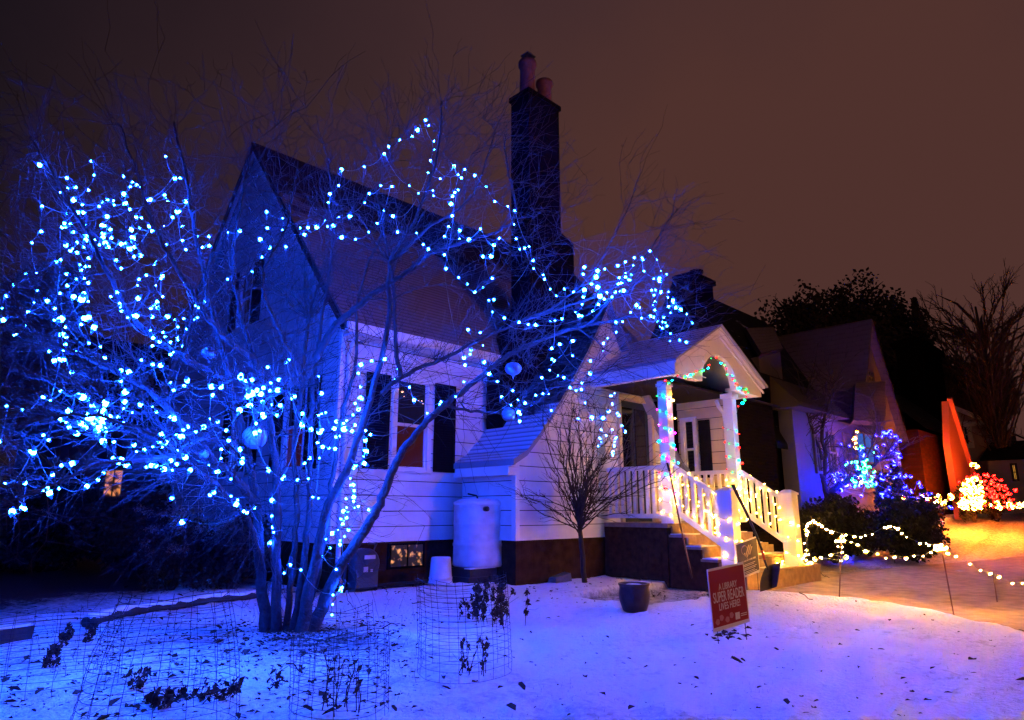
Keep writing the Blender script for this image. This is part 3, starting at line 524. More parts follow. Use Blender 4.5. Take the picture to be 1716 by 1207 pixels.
BL['d'] = '101,603 112,603 106,598 121,622 200,623 220,630 203,642 210,652 217,652 257,616 271,613 266,614 241,603 283,641 289,651 306,647 315,642 310,645 368,642 354,661 348,650 403,632 399,629 416,639 425,653 430,656 420,661 425,663 420,678 404,683 105,657 126,662 150,665 146,668 67,667 84,670 12,685 39,685 121,683 161,679 170,683 152,688 156,686 111,704 113,711 109,701 149,700 161,698 165,702 159,706 163,708 166,703 194,697 191,699 215,677 238,673 254,680 219,689 208,685 263,692 282,696 300,701 208,710 180,720 176,722 157,724 124,724 139,720 139,712 166,737 172,735 194,743 79,736 75,732 57,750 59,753 2,741 112,781 109,777 247,779 249,782 207,775 211,773 203,777 191,771 86,792 14,810 44,810 70,821 82,816 80,819 103,817 41,845 38,849 26,855 22,852 149,811 166,801 174,788 291,830 312,871 353,825 360,827 361,789 366,790 397,755 400,757 411,772 407,766 292,781 286,790 278,786 281,775 314,770 295,758 385,801 389,842 387,834 397,839 406,854 413,855 426,850 226,748 231,755 243,752 255,746 269,740 274,742 277,725 290,727 296,731 304,728 312,720 341,716 350,704 375,720 385,733 369,767 372,751 351,777 322,784 260,784 364,704 318,712 330,721 303,760 271,748'
BL['e'] = '482,605 478,608 452,613 417,639 441,645 456,639 472,638 454,657 459,654 422,676 440,675 458,678 476,679 491,672 494,660 437,692 447,693 443,690 468,698 427,707 437,720 426,720 502,708 503,713 506,710 523,719 519,722 511,693 534,693 539,691 547,693 533,658 536,630 449,782 452,786 471,802 476,800 502,806 518,804 516,766 512,778 535,766 452,836 459,880 461,891 454,864 453,906 482,947 478,958 503,953 530,745 550,749 561,748 545,748 557,717 565,721 570,722 563,729 567,728 538,717 538,726 568,706 574,706 581,706 588,696 591,712 586,720 604,699 601,687 623,602 599,614 601,624 606,646 603,664 599,664 607,664 599,675 600,687 614,721 618,728 611,733 615,753 611,758 609,767 605,774 593,776 590,788 588,800 595,809 588,812 590,823 596,828 579,837 595,839 578,851 572,854 582,857 579,864 571,871 576,872 574,876 585,884 565,887 552,894 576,899 544,904 573,910 570,907 552,918 541,933 575,940 577,938 566,952 571,981 571,989 556,996 556,1011 555,1028 593,853 604,850 615,853 528,833 536,834 663,634 665,616 687,647 694,667 737,676 716,690 764,664 777,641 808,603 776,610 816,624 836,638 842,667 857,652 867,669 855,677 870,686 874,694 871,702 742,672 640,602'
rb = random.Random(3)
def Dof(k, x, y):
    n = mn.noise(Vector((x * .006, y * .006, 4.2)))
    if k == 'a': d = 6.0 + .9 * n - .0006 * (y - 400) + .0015 * x
    elif k == 'b': d = 6.7 + .0016 * (x - 400) + .5 * n
    elif k == 'c': d = 7.6 + .0022 * (x - 880) + .4 * n
    elif k == 'd': d = 4.7 + .0030 * x + .7 * n - .002 * max(0, y - 700)
    else:
        d = 5.9 + .5 * n if (x < 530 and y < 860) else 7.0
        if x >= 530: d = 6.9 + .002 * (x - 530)
        if y > 940 and x > 548: d = 6.95
    return d
BULBS = []
for k, s_ in BL.items():
    for w_ in s_.split():
        x, y = map(float, w_.split(',')); j = rb.uniform(-.22, .22) if not (k == 'e' and y > 730 and x > 530) else rb.uniform(-.03, .03)
        BULBS.append((k, x, y, at(x, y, Dof(k, x, y) + j)))
# soft caps: bulbs of a region are chained nearest-neighbour into strings of at most 60
LAB = {'a': 'blue light string {} the left crown of the tree', 'b': 'blue light string {} the treetop before the brown roof', 'c': 'blue light string {} the right branches beside the tall chimney', 'd': 'blue light string {} the low left branches', 'e': 'blue light string {} the big tree trunks'}
WHERE = {'a': ['wound densely down the outer edge of', 'scattered over the inner side of', 'looped along the upper part of', 'draped below the middle of', 'threaded through the rest of'], 'b': ['looped along', 'draped under', 'dotted around'], 'c': ['hanging at the tip of', 'wound tightly into', 'draped below'], 'd': ['draped over the ends of', 'clustered in the middle of', 'strung along the inner half of', 'dangling under'], 'e': ['bunched brightly around the middle of', 'spiralled down', 'looped between the window shutters and', 'wrapped low around']}
for k in BL:
    pool = [q for q in BULBS if q[0] == k]; cur = min(pool, key=lambda q: q[1]); chains = []; ch_ = []
    while pool:
        pool.remove(cur); ch_.append(cur)
        if not pool: break
        nxt = min(pool, key=lambda q: (q[3] - cur[3]).length)
        if len(ch_) >= 66: chains.append(ch_); ch_ = []
        cur = nxt
    chains.append(ch_)
    if len(chains) > 1 and len(chains[-1]) < 12: chains[-2] += chains.pop()
    for i, c_ in enumerate(chains):
        string('light_string', LAB[k].format(WHERE[k][i % len(WHERE[k])]), [q[3] for q in c_], 'blue', 'blue light strings on the big tree', big=[1 + .75 * max(math.exp(-(((q[1] - cx_) / w_) ** 2 + ((q[2] - cy_) / h_) ** 2)) for cx_, cy_, w_, h_ in ((180, 380, 55, 45), (430, 655, 50, 22), (155, 700, 45, 30), (990, 475, 30, 25), (560, 740, 60, 30), (125, 540, 35, 60))) for q in c_], r=.0105 if k != 'd' else .012, l=.054, maxgap=1.5, sag=.16)

# ---------------------------------------------------------------- the big multi-stemmed tree
rt = random.Random(11)
def px(pts): return [at(*p) for p in pts]
def smooth(pl, n=5, jit=.02):
    o = []
    for i in range(len(pl) - 1):
        p0, p1, p2, p3 = pl[max(0, i - 1)], pl[i], pl[i + 1], pl[min(len(pl) - 1, i + 2)]
        for k in range(n):
            t = k / n; q = .5 * ((2 * p1) + (p2 - p0) * t + (2 * p0 - 5 * p1 + 4 * p2 - p3) * t * t + (3 * p1 - p0 - 3 * p2 + p3) * t ** 3)
            o.append(q + Vector((rt.uniform(-jit, jit), rt.uniform(-jit, jit), rt.uniform(-jit, jit))) * (1 if (i or k) else 0))
    o.append(pl[-1]); return o
LIMBS = [  # (points, radius at start, radius at end)
 ([(448, 1072, 7.0), (438, 960, 6.95), (430, 850, 6.9), (415, 760, 6.8), (385, 640, 6.6), (355, 520, 6.5), (335, 430, 6.4), (312, 300, 6.4), (292, 205, 6.5)], .065, .010),
 ([(462, 1076, 6.95), (464, 930, 6.9), (462, 800, 6.8), (450, 700, 6.7), (425, 600, 6.7), (402, 520, 6.7), (390, 430, 6.7), (408, 320, 6.8), (418, 265, 6.9)], .055, .010),
 ([(476, 1072, 7.15), (492, 940, 7.1), (497, 840, 7.1), (492, 750, 7.2), (506, 640, 7.3), (517, 530, 7.4)], .036, .022),
 ([(490, 1072, 7.1), (508, 950, 7.05), (517, 850, 7.1), (520, 780, 7.15), (522, 700, 7.2), (530, 600, 7.2), (548, 480, 7.2), (560, 360, 7.3), (550, 270, 7.4)], .045, .010),
 ([(503, 1072, 6.9), (530, 935, 6.95), (549, 856, 6.95), (579, 792, 6.95), (603, 725, 7.0), (628, 640, 7.0), (652, 540, 7.0), (655, 440, 7.1), (700, 360, 7.2), (732, 260, 7.3), (740, 170, 7.4)], .065, .010),
 ([(520, 1064, 7.0), (563, 965, 7.0), (610, 890, 7.05), (640, 835, 7.1), (665, 775, 7.15), (702, 720, 7.2), (745, 680, 7.3), (795, 640, 7.4), (845, 600, 7.6), (905, 570, 7.8), (985, 545, 8.0), (1080, 530, 8.3), (1165, 530, 8.5)], .068, .012),
 ([(497, 1070, 7.0), (532, 960, 7.05), (547, 870, 7.1), (557, 800, 7.15), (572, 700, 7.2), (596, 610, 7.3), (600, 500, 7.4), (640, 390, 7.5)], .042, .012),
 ([(430, 850, 6.9), (395, 800, 6.5), (358, 770, 6.2), (300, 705, 5.8), (235, 645, 5.5), (150, 600, 5.3), (60, 560, 5.1), (10, 470, 5.0)], .05, .008),
 ([(415, 760, 6.8), (350, 735, 6.1), (270, 770, 5.4), (180, 775, 4.9), (90, 810, 4.5), (-10, 850, 4.2)], .035, .006),
 ([(385, 640, 6.6), (300, 595, 6.3), (222, 530, 6.1), (172, 440, 6.0), (112, 330, 6.0), (50, 230, 6.1)], .04, .008),
 ([(530, 600, 7.2), (556, 555, 7.1), (586, 523, 7.1), (642, 482, 7.15), (683, 456, 7.2), (720, 428, 7.3), (773, 407, 7.4), (829, 389, 7.5), (865, 360, 7.6), (850, 280, 7.7), (846, 225, 7.7)], .045, .008),
 ([(640, 660, 7.0), (672, 633, 7.1), (754, 596, 7.3), (800, 570, 7.4), (870, 540, 7.7), (950, 500, 7.9), (1010, 430, 8.0), (1060, 330, 8.2)], .03, .006),
 ([(870, 540, 7.7), (960, 510, 8.0), (1050, 470, 8.3), (1100, 400, 8.5), (1135, 350, 8.6)], .02, .006),
 ([(442, 960, 6.95), (420, 880, 6.6), (380, 830, 6.2), (330, 790, 5.8), (270, 740, 5.3), (180, 700, 4.9), (60, 690, 4.6), (-40, 640, 4.4)], .035, .007),
 ([(425, 600, 6.7), (370, 560, 6.2), (310, 470, 5.9), (260, 380, 5.8), (230, 290, 5.8), (200, 210, 5.9)], .035, .007),
 ([(506, 640, 7.3), (470, 560, 6.6), (440, 470, 6.4), (480, 380, 6.5), (500, 270, 6.6)], .03, .007),
 ([(655, 440, 7.1), (720, 380, 7.2), (790, 330, 7.4), (830, 220, 7.6)], .025, .006),
 ([(985, 545, 8.0), (1030, 500, 8.1), (1090, 455, 8.2), (1110, 380, 8.3)], .018, .005),
 ([(745, 680, 7.3), (800, 690, 7.5), (870, 690, 7.7), (930, 650, 7.9), (990, 640, 8.2), (1040, 600, 8.4)], .02, .005),
 ([(415, 760, 6.8), (430, 690, 6.2), (470, 660, 5.8), (540, 640, 5.7)], .025, .006),
 ([(672, 633, 7.1), (662, 570, 7.15), (659, 474, 7.2), (645, 400, 7.3), (632, 320, 7.3)], .03, .007),
]
TB = TRUNK.copy(); TB.z = gz(TB.x, TB.y) - .05
tree = empty('bare_tree', TB, 'large bare multi-stemmed tree covered in blue lights on the snowy lawn', 'tree')
m = MB(); nodes = []
for pl, r0, r1 in LIMBS:
    q = smooth(px(pl), 6, .012); n_ = len(q); rd = [r0 + (r1 - r0) * (i / (n_ - 1)) ** .75 for i in range(n_)]
    if pl[0][1] > 1050:
        q[0].z = min(q[0].z, TB.z); rd = [r_ * (1 + .3 * math.exp(-i / 2.0)) for i, r_ in enumerate(rd)]
    m.tube(q, rd, 9)
    for i, p in enumerate(q):
        if i > n_ * .22 or r0 < .041 and pl[0][1] < 1050: nodes.append((p, rd[i]))
m.build('trunk', M['bark'], tree)
def grow(mb, a, b, r0, r1, wig=.14, droop=0, n=3):
    d = b - a; ln = d.length; k = max(3, int(ln / .14)); pts = []; off = Vector((rt.uniform(-1, 1), rt.uniform(-1, 1), rt.uniform(-.2, 1))) * ln * wig
    for i in range(k + 1):
        t = i / k; p = a + d * t + off * (4 * t * (1 - t)) * .6 + Vector((rt.uniform(-1, 1), rt.uniform(-1, 1), rt.uniform(-1, 1))) * (.028 if 0 < i < k else 0); p.z -= droop * t * t * ln; pts.append(p)
    mb.tube(pts, [r0 + (r1 - r0) * i / k for i in range(k + 1)], n); return pts
m = MB()
# secondary limbs to points all through the crown
sec = []
tg = []
for _ in range(170):
    x = rt.uniform(-60, 1150); y = rt.uniform(170, 800)
    top_ = 140 + 110 * ((x - 560) / 560) ** 2 + (110 if x > 880 else 0) + (150 if x > 980 else 0)
    if y < top_ or (x > 620 and y > 700) or (x > 930 and y > 620) : continue
    d = 5.0 + .0028 * x + rt.uniform(-.6, .9) - (.4 if (x < 350 and y > 600) else 0); tg.append(at(x, y, d))
base = TB + Vector((0, 0, 1.6)); tg.sort(key=lambda p: (p - base).length)
for p in tg:
    c_ = min(nodes, key=lambda q: (q[0] - p).length + .25 * abs((q[0] - base).length - (p - base).length * .6))
    if (c_[0] - p).length < .15: continue
    r0 = min(c_[1] * .7, .016); pts = grow(m, c_[0], p, r0, .0035, .12, 0, 4)
    for i, q in enumerate(pts[1:]): nodes.append((q, r0 + (.0035 - r0) * i / len(pts))); sec.append(q)
# a twig to every bulb
for k, x, y, p in BULBS:
    c_ = min(nodes, key=lambda q: (q[0] - p).length); dl = (c_[0] - p).length
    if dl < .02: continue
    pts = grow(m, c_[0], p, min(c_[1] * .7, .0055), .0025, .15, 0, 3)
    if dl > .2:
        for q in pts[2:]: nodes.append((q, .003)); sec.append(q)
# bursts of straight dark shoots on the thin stem and the upright limb
for (x, y, D, n_, sp) in ((517, 535, 7.4, 34, .75), (655, 440, 7.15, 16, .7)):
    c_ = at(x, y, D)
    for _ in range(n_):
        a = rt.uniform(0, 2 * pi); s_ = sp * rt.uniform(.1, 1); e_ = c_ + Vector((cos(a) * s_, sin(a) * s_, rt.uniform(.25, 1.1) * sp)); pts = grow(m, c_, e_, .009, .003, .07, 0, 4)
        for _k in range(3): q = rt.choice(pts[2:]); grow(m, q, q + (e_ - c_) * .3 + Vector((rt.gauss(0, .1), rt.gauss(0, .1), rt.gauss(0, .1))), .004, .002, .1, 0, 3)
# fine twigs fanning outward
allp = [q[0] for q in nodes if q[1] < .03]; nt_ = 0
for _ in range(3000):
    p = rt.choice(allp); o_ = (p - base); o_.normalize(); d = (o_ * rt.uniform(.3, 1) + Vector((rt.gauss(0, .6), rt.gauss(0, .6), rt.gauss(.0, .5)))).normalized()
    ln = rt.uniform(.25, .95); pts = grow(m, p, p + d * ln, rt.uniform(.0028, .0042), .0014, .12, 0, 3)
    for _k in range(rt.randint(1, 3)):
        q = rt.choice(pts[1:]); d2 = (d + Vector((rt.gauss(0, .6), rt.gauss(0, .6), rt.gauss(.1, .5)))).normalized(); grow(m, q, q + d2 * ln * rt.uniform(.25, .6), .0024, .0012, .1, 0, 3)
m.build('branches', M['twig'], tree)

def bare_bush(mb, c, n, h, spread, r0, depth=2, rnd=rt, up=1.0, sides=4):
    for _ in range(n):
        a = rnd.uniform(0, 2 * pi); s_ = spread * rnd.uniform(.15, 1); e_ = c + Vector((cos(a) * s_, sin(a) * s_, h * rnd.uniform(.6, 1) * up)); pts = grow(mb, c + Vector((rnd.uniform(-.04, .04), rnd.uniform(-.04, .04), 0)), e_, r0, r0 * .3, .12, 0, sides)
        for _k in range(depth * 4):
            q = rnd.choice(pts[len(pts) // 4:]); d = Vector((cos(a) * .6 + rnd.gauss(0, .5), sin(a) * .6 + rnd.gauss(0, .5), rnd.gauss(.6, .4))).normalized() * h * rnd.uniform(.15, .4); p2 = grow(mb, q, q + d, r0 * .45, r0 * .18, .12, 0, 3)
            for _j in range(depth): q2 = rnd.choice(p2); grow(mb, q2, q2 + Vector((d.x + rnd.gauss(0, .1), d.y + rnd.gauss(0, .1), d.z * .8)) * rnd.uniform(.3, .6), r0 * .22, r0 * .12, .1, 0, 3)
# bare shrub in front of the wing wall
b0 = gp(980, 977); sh = empty('bare_shrub', b0, 'bare shrub on a single stem before the pinkish wing wall', 'shrub'); D0 = (b0 - EYEP).dot(FWD)
q = smooth([b0 - Vector((0, 0, .05)), at(976, 930, D0), at(972, 890, D0), at(968, 860, D0)], 4, .006); m = MB(); m.tube(q, [.05 - .015 * i / len(q) for i in range(len(q))], 8); m.build('trunk', M['dark'], sh)
m = MB(); c_ = q[-1]
for _ in range(58):
    tx = rt.gauss(990, 72); ty = rt.uniform(640, 840); ty = ty + abs(tx - 975) * .35; e_ = at(tx, ty, D0 + rt.uniform(-.9, .7)); st_ = q[rt.randint(len(q) - 6, len(q) - 1)]; pts = grow(m, st_, e_, .013, .0035, .24, 0, 4)
    for _k in range(9):
        w_ = rt.choice(pts[2:]); d = ((e_ - c_).normalized() + Vector((rt.gauss(0, .5), rt.gauss(0, .5), rt.gauss(.1, .4)))).normalized() * rt.uniform(.15, .5); p2 = grow(m, w_, w_ + d, .0055, .002, .12, 0, 3)
        if rt.random() < .6: w2 = rt.choice(p2); grow(m, w2, w2 + Vector((d.x * .4 + rt.gauss(0, .08), d.y * .4 + rt.gauss(0, .08), d.z * .4)), .003, .0015, .1, 0, 3)
m.build('branches', M['dark'], sh)

# ---------------------------------------------------------------- ornaments hung in the trees
def ornament(x, y, D, rad, label, ribbed=False, hang=.5, name='ornament'):
    c_ = at(x, y, D); r_ = rad / FP * D; o = empty(name, c_, label, 'ornament', 'globes hanging from the branches'); m = MB()
    if ribbed: prof = [(r_ * sin(pi * i / 24) * (1 + .05 * (i % 2)), -r_ * .8 * cos(pi * i / 24)) for i in range(25)]; prof = [(.002, -r_ * 1.35), (r_ * .12, -r_ * 1.0)] + prof[2:]
    else: prof = [(max(.001, r_ * sin(pi * i / 18)), -r_ * cos(pi * i / 18)) for i in range(19)]
    m.lathe(prof, c_, 28); m.build('globe', M['silver'], o); m = MB(); m.lathe([(r_ * .2, r_ * .95), (r_ * .2, r_ * 1.12), (.002, r_ * 1.14)], c_, 12); m.tube([c_ + Vector((0, 0, r_ * 1.1)), c_ + Vector((.02, 0, r_ * 1.1 + hang * .5)), c_ + Vector((0, 0, r_ * 1.1 + hang))], .0035, 4); m.build('hanger', M['wire'], o)
ornament(860, 618, 7.6, 13.5, 'ribbed blue onion-shaped ornament hanging before the chimney base', True, .35)
ornament(852, 695, 7.6, 11.5, 'smooth round ornament hanging just below the ribbed one', False, .3)
ornament(427, 733, 6.3, 20, 'largest pale globe hanging among the tree trunks', False, .35)
ornament(352, 592, 6.2, 13, 'wire-patterned globe hanging before the gable wall', True, .4)
ornament(342, 762, 6.0, 8, 'small turquoise globe hanging low left of the trunks', False, .3)

# ---------------------------------------------------------------- things along the house
c_ = Vector((8.27 - .06, 9.2, 0)); o = empty('block_plinth', (8.25, 9.2, 0), 'stacked dark blocks under the pale barrel', 'blocks'); m = MB()
for (x0, x1, y0, y1, z0, z1) in ((7.72, 8.18, 8.85, 9.5, -.03, .13), (8.2, 8.78, 8.82, 9.5, -.03, .14), (7.74, 8.28, 8.84, 9.48, .135, .27), (8.3, 8.76, 8.86, 9.52, .145, .27), (8.8, 9.02, 8.86, 9.1, -.03, .2)): m.box(x0, x1, y0, y1, z0, z1)
m.build('blocks', M['blk'], o); m = MB(); m.box(7.7, 8.3, 8.80, 8.95, .272, .285); m.build('snow_cap', M['snow'], o)
bc = Vector((8.27, 9.2, .3)); o = empty('rain_barrel', (8.27, 9.2, .28), 'tall pale cylindrical barrel on dark blocks at the house corner', 'barrel'); m = MB(); m.lathe([(.001, .0), (.46, 0), (.48, .03), (.475, .1), (.472, .34), (.484, .36), (.484, .39), (.471, .41), (.471, .70), (.484, .72), (.484, .75), (.472, .77), (.475, 1.02), (.48, 1.09), (.46, 1.12), (.001, 1.13)], (8.27, 9.2, .285), 40); m.build('body', M['barrel'], o)
m = MB(); m.lathe([(.001, 1.14), (.44, 1.135), (.47, 1.125), (.485, 1.115), (.485, 1.07), (.478, 1.068)], (8.27, 9.2, .285), 40); m.build('rim', M['trim'], o); m = MB(); m.lathe([(.43, 1.137), (.40, 1.165), (.2, 1.18), (.001, 1.175)], (8.27, 9.2, .285), 32); m.build('snow_cap', M['snow'], o)
q = onax(817, 850, 1, 8.76); m = MB(); m.lathe([(.001, .03), (.045, .03), (.045, -.05), (.03, -.05)], (q.x - .04, 8.74, q.z - .03), 8, (0, -1, 0)); m.build('spigot', M['black'], o)
m = MB(); m.tube([(8.33, 9.3, 1.42), (8.33, 9.35, 1.52), (8.33, 9.6, 1.56)], .018, 6); m.build('inlet_pipe', M['black'], o)
b0 = Vector((7.27, 9.05, .08)); o = empty('bucket', b0, 'upturned white plastic bucket standing left of the barrel', 'bucket'); m = MB(); m.lathe([(.001, .41), (.15, .41), (.158, .405), (.165, .39), (.19, .09), (.198, .085), (.198, .06), (.192, .055), (.196, .02), (.205, .015), (.205, -.02)], b0, 32); m.build('body', M['barrel'], o); m = MB(); m.tube([b0 + Vector((-.2, 0, .07)), b0 + Vector((-.14, -.17, .03)), b0 + Vector((.0, -.23, .0)), b0 + Vector((.14, -.17, .03)), b0 + Vector((.2, 0, .07))], .004, 5); m.build('handle', M['wire'], o)
o = empty('gas_meter', (6.05, 9.5, 0), 'dark grey gas meter with round dial beside the foundation', 'gas meter'); m = MB(); m.lathe([(.001, -.13), (.2, -.13), (.24, -.09), (.24, .09), (.2, .13), (.001, .13)], (6.05, 9.5, .42), 24, (0, 1, 0)); m.box(5.85, 6.25, 9.38, 9.62, -.02, .38); m.lathe([(.001, -.17), (.1, -.17), (.11, -.13)], (6.05, 9.5, .52), 20, (0, 1, 0)); m.build('body', M['grey'], o)
m = MB(); m.tube([(5.83, 9.5, .5), (5.72, 9.5, .55), (5.72, 9.5, .0)], .022, 8); m.build('pipe', M['grey'], o); m = MB(); m.tube([(6.2, 9.5, .55), (6.27, 9.5, .72), (6.27, 9.72, .72)], .022, 8); m.build('pipe', M['grey'], o); m = MB(); m.box(5.97, 6.05, 9.365, 9.375, .3, .38); m.box(6.1, 6.14, 9.365, 9.375, .3, .34); m.box(5.95, 6.15, 9.32, 9.328, .5, .56); m.build('tag', M['barrel'], o)
o = tag((lambda m: (m.hexa([(9.0, 8.0, 0.02), (9.45, 8.02, 0.02), (9.45, 8.2, .02), (9.0, 8.2, .02)], [(9.02, 8.02, .1), (9.43, 8.03, .16), (9.43, 8.18, .17), (9.02, 8.18, .1)]), m.build('splash_block', M['concrete'], None, (9.2, 8.1, 0)))[1])(MB()), 'broken pale concrete splash block against the foundation corner', 'splash block')
b0 = gp(1064, 1025); o = empty('plant_pot', b0, 'round dark glazed pot full of snow standing on the lawn', 'plant pot'); m = MB(); m.lathe([(.001, -.02), (.12, -.02), (.15, .0), (.19, .12), (.2, .2), (.185, .27), (.19, .30), (.2, .31), (.2, .33), (.175, .33), (.17, .28), (.0015, .28)], b0, 32); m.build('body', M['glaze'], o); m = MB(); m.lathe([(.172, .285), (.15, .30), (.08, .32), (.001, .325)], b0, 24); m.build('snow_fill', M['snow'], o)

# ---------------------------------------------------------------- yard signs, shovel, pole
def text(body, size, M4, loc, mat_, parent, bold=1.0, sx=1.0, align='CENTER'):
    cu = bpy.data.curves.new('lettering', 'FONT'); cu.body = body; cu.size = size; cu.align_x = align; cu.extrude = .0012; cu.offset = .004 * size * bold; cu.materials.append(mat_)
    o = bpy.data.objects.new('lettering', cu); COL.objects.link(o); dg = bpy.context.evaluated_depsgraph_get(); me = bpy.data.meshes.new_from_object(o.evaluated_get(dg)); bpy.data.objects.remove(o)
    o = bpy.data.objects.new('lettering', me); COL.objects.link(o); o.parent = parent
    if not me.materials: me.materials.append(mat_)
    for v in me.vertices: v.co = (M4 @ Vector((v.co.x * sx + loc[0], v.co.y + loc[1], v.co.z + loc[2])).to_4d()).to_3d() - parent.location
    return o
from mathutils import Matrix
def board_frame(tl, tr, bl):
    X = (tr - tl); w = X.length; X.normalize(); Y = (tl - bl); Y = Y - X * Y.dot(X); h = Y.length; Y.normalize(); Z = X.cross(Y); Mx = Matrix((X, Y, Z)).transposed().to_4x4(); Mx.translation = (tr + bl) / 2; return Mx, w, h
def signboard(Mx, w, h, parent, face, edge, name='board'):
    P = lambda x, y, z: (Mx @ Vector((x, y, z)).to_4d()).to_3d()
    def bx(mb, a, b_, c_, d_, z0, z1): mb.hexa([P(a, c_, z0), P(b_, c_, z0), P(b_, d_, z0), P(a, d_, z0)], [P(a, c_, z1), P(b_, c_, z1), P(b_, d_, z1), P(a, d_, z1)])
    m = MB(); bx(m, -w / 2, w / 2, -h / 2, h / 2, -.005, 0); m.build(name, edge, parent); m = MB(); q = .022; bx(m, -w / 2 + q * .6, w / 2 - q * .6, -h / 2 + q * 1.6, h / 2 - q, .0, .0015); m.build('printed_face', face, parent); return bx, P
b0 = gp(1200, 1078); D0 = (b0 - EYEP).dot(FWD)
tl, tr, bl = at(1184, 955, D0 + .06), at(1245, 942, D0 + .36), at(1196, 1060, D0 - .02)
o = empty('yard_sign', b0, 'red library yard sign tilted on a wire stand in the lawn', 'yard sign', 'yard signs'); Mx, w, h = board_frame(tl, tr, bl); bx, P = signboard(Mx, w, h, o, M['signred'], M['ink'])
text('A LIBRARY', h * .15, Mx, (.0, h * .13, .0018), M['ink'], o, .6, .66); text('SUPER READER', h * .235, Mx, (.0, h * -.055, .0018), M['ink'], o, 1.2, .5); text('LIVES HERE!', h * .16, Mx, (0, -h * .19, .0018), M['ink'], o, .6, .66)
m = MB(); bx(m, w * .12, w * .24, -h * .4, -h * .29, .002, .003); bx(m, w * .27, w * .44, -h * .335, -h * .325, .002, .003); bx(m, w * .27, w * .44, -h * .365, -h * .355, .002, .003); m.build('emblem', M['ink'], o)
m = MB()   # little pale figures reading along the foot of the sign
for i, x in enumerate((-.36, -.25, -.1, .02)):
    c_ = Vector((x * w, (-.36 + (.05 if i % 2 else 0)) * h)); rr = .04 * w
    m.prism([P(c_.x + rr * 1.2 * cos(a * pi / 5) * (1 + .3 * ((a + i) % 2)), c_.y + rr * 1.3 * sin(a * pi / 5), .002) for a in range(10)], (Mx.to_3x3() @ Vector((0, 0, .001))))
m.build('pictogram', mat('faded_pink', (.5, .2, .19), .6), o)
m = MB()
for s_ in (-.38, .38): a_ = P(s_ * w, h * .3, -.008); b_ = P(s_ * w, -h / 2 - .02, -.008); g_ = b_.copy(); g_.z = gz(g_.x, g_.y) - .04; g_.x += .01; m.tube([a_, b_, g_], .004, 5)
m.build('wire_stand', M['wire'], o)
q = at(1253, 990, 10.6); g0 = onz(1247, 992)
D1 = 10.35; tl, tr, bl = at(1234, 911, D1 - .12), at(1270, 898, D1 + .12), at(1236, 973, D1 - .12); b0 = (bl + at(1270, 965, D1 + .12)) / 2; b0.z = gz(b0.x, b0.y)
o = empty('yard_sign', b0, 'slate grey yard sign with a striped heart beside the stairs', 'yard sign', 'yard signs'); Mx, w, h = board_frame(tl, tr, bl); bx, P = signboard(Mx, w, h, o, M['signnavy'], M['ink'])
text('HATE HAS NO HOME HERE', h * .062, Mx, (0, -h * .08, .0018), M['ink'], o, 1, .8)
m = MB()
for i, yy in enumerate((-.17, -.21, -.27, -.31, -.37, -.41)): bx(m, -w * (.36 - .03 * (i % 2)), w * (.36 - .05 * ((i + 1) % 3)), h * yy, h * (yy + .012), .002, .003)
m.build('small_print', M['ink'], o)
hp = [(16 * sin(t) ** 3 / 17, (13 * cos(t) - 5 * cos(2 * t) - 2 * cos(3 * t) - cos(4 * t)) / 17) for t in [i * 2 * pi / 28 for i in range(28)]]
m = MB()
def inh(x, y):
    c = False; j = len(hp) - 1
    for i in range(len(hp)):
        if (hp[i][1] > y) != (hp[j][1] > y) and x < (hp[j][0] - hp[i][0]) * (y - hp[i][1]) / (hp[j][1] - hp[i][1]) + hp[i][0]: c = not c
        j = i
    return c
for k in range(7):   # slanting stripes that fill the heart
    run = []
    for i in range(41):
        u = -1.3 + i * .065; v = -.95 + k * .3; X = u * .5 + v * .86; Y = u * .86 - v * .5 - .05
        if inh(X, Y) and not (X < -.05 and Y > -.1): run.append((X, Y))
    if len(run) > 2:
        s_ = .26 * w; a_, b_ = run[0], run[-1]; n_ = Vector((.86, -.5)) * .09
        m.prism([P((a_[0] - n_.x) * s_, (a_[1] - n_.y) * s_ + h * .2, .002), P((b_[0] - n_.x) * s_, (b_[1] - n_.y) * s_ + h * .2, .002), P((b_[0] + n_.x) * s_, (b_[1] + n_.y) * s_ + h * .2, .002), P((a_[0] + n_.x) * s_, (a_[1] + n_.y) * s_ + h * .2, .002)], Mx.to_3x3() @ Vector((0, 0, .001)))
pts_ = [P(x * .28 * w, y * .28 * w + h * .2, .003) for x, y in hp[13:] + hp[:1]]; m.tube(pts_, .003, 4)
m.build('heart_emblem', M['gold'], o)
m = MB()
for s_ in (-.38, .38): a_ = P(s_ * w, h * .3, -.008); b_ = P(s_ * w, -h / 2 - .02, -.008); g_ = b_.copy(); g_.z = gz(g_.x, g_.y) - .04; m.tube([a_, b_, g_], .004, 5)
m.build('wire_stand', M['wire'], o)
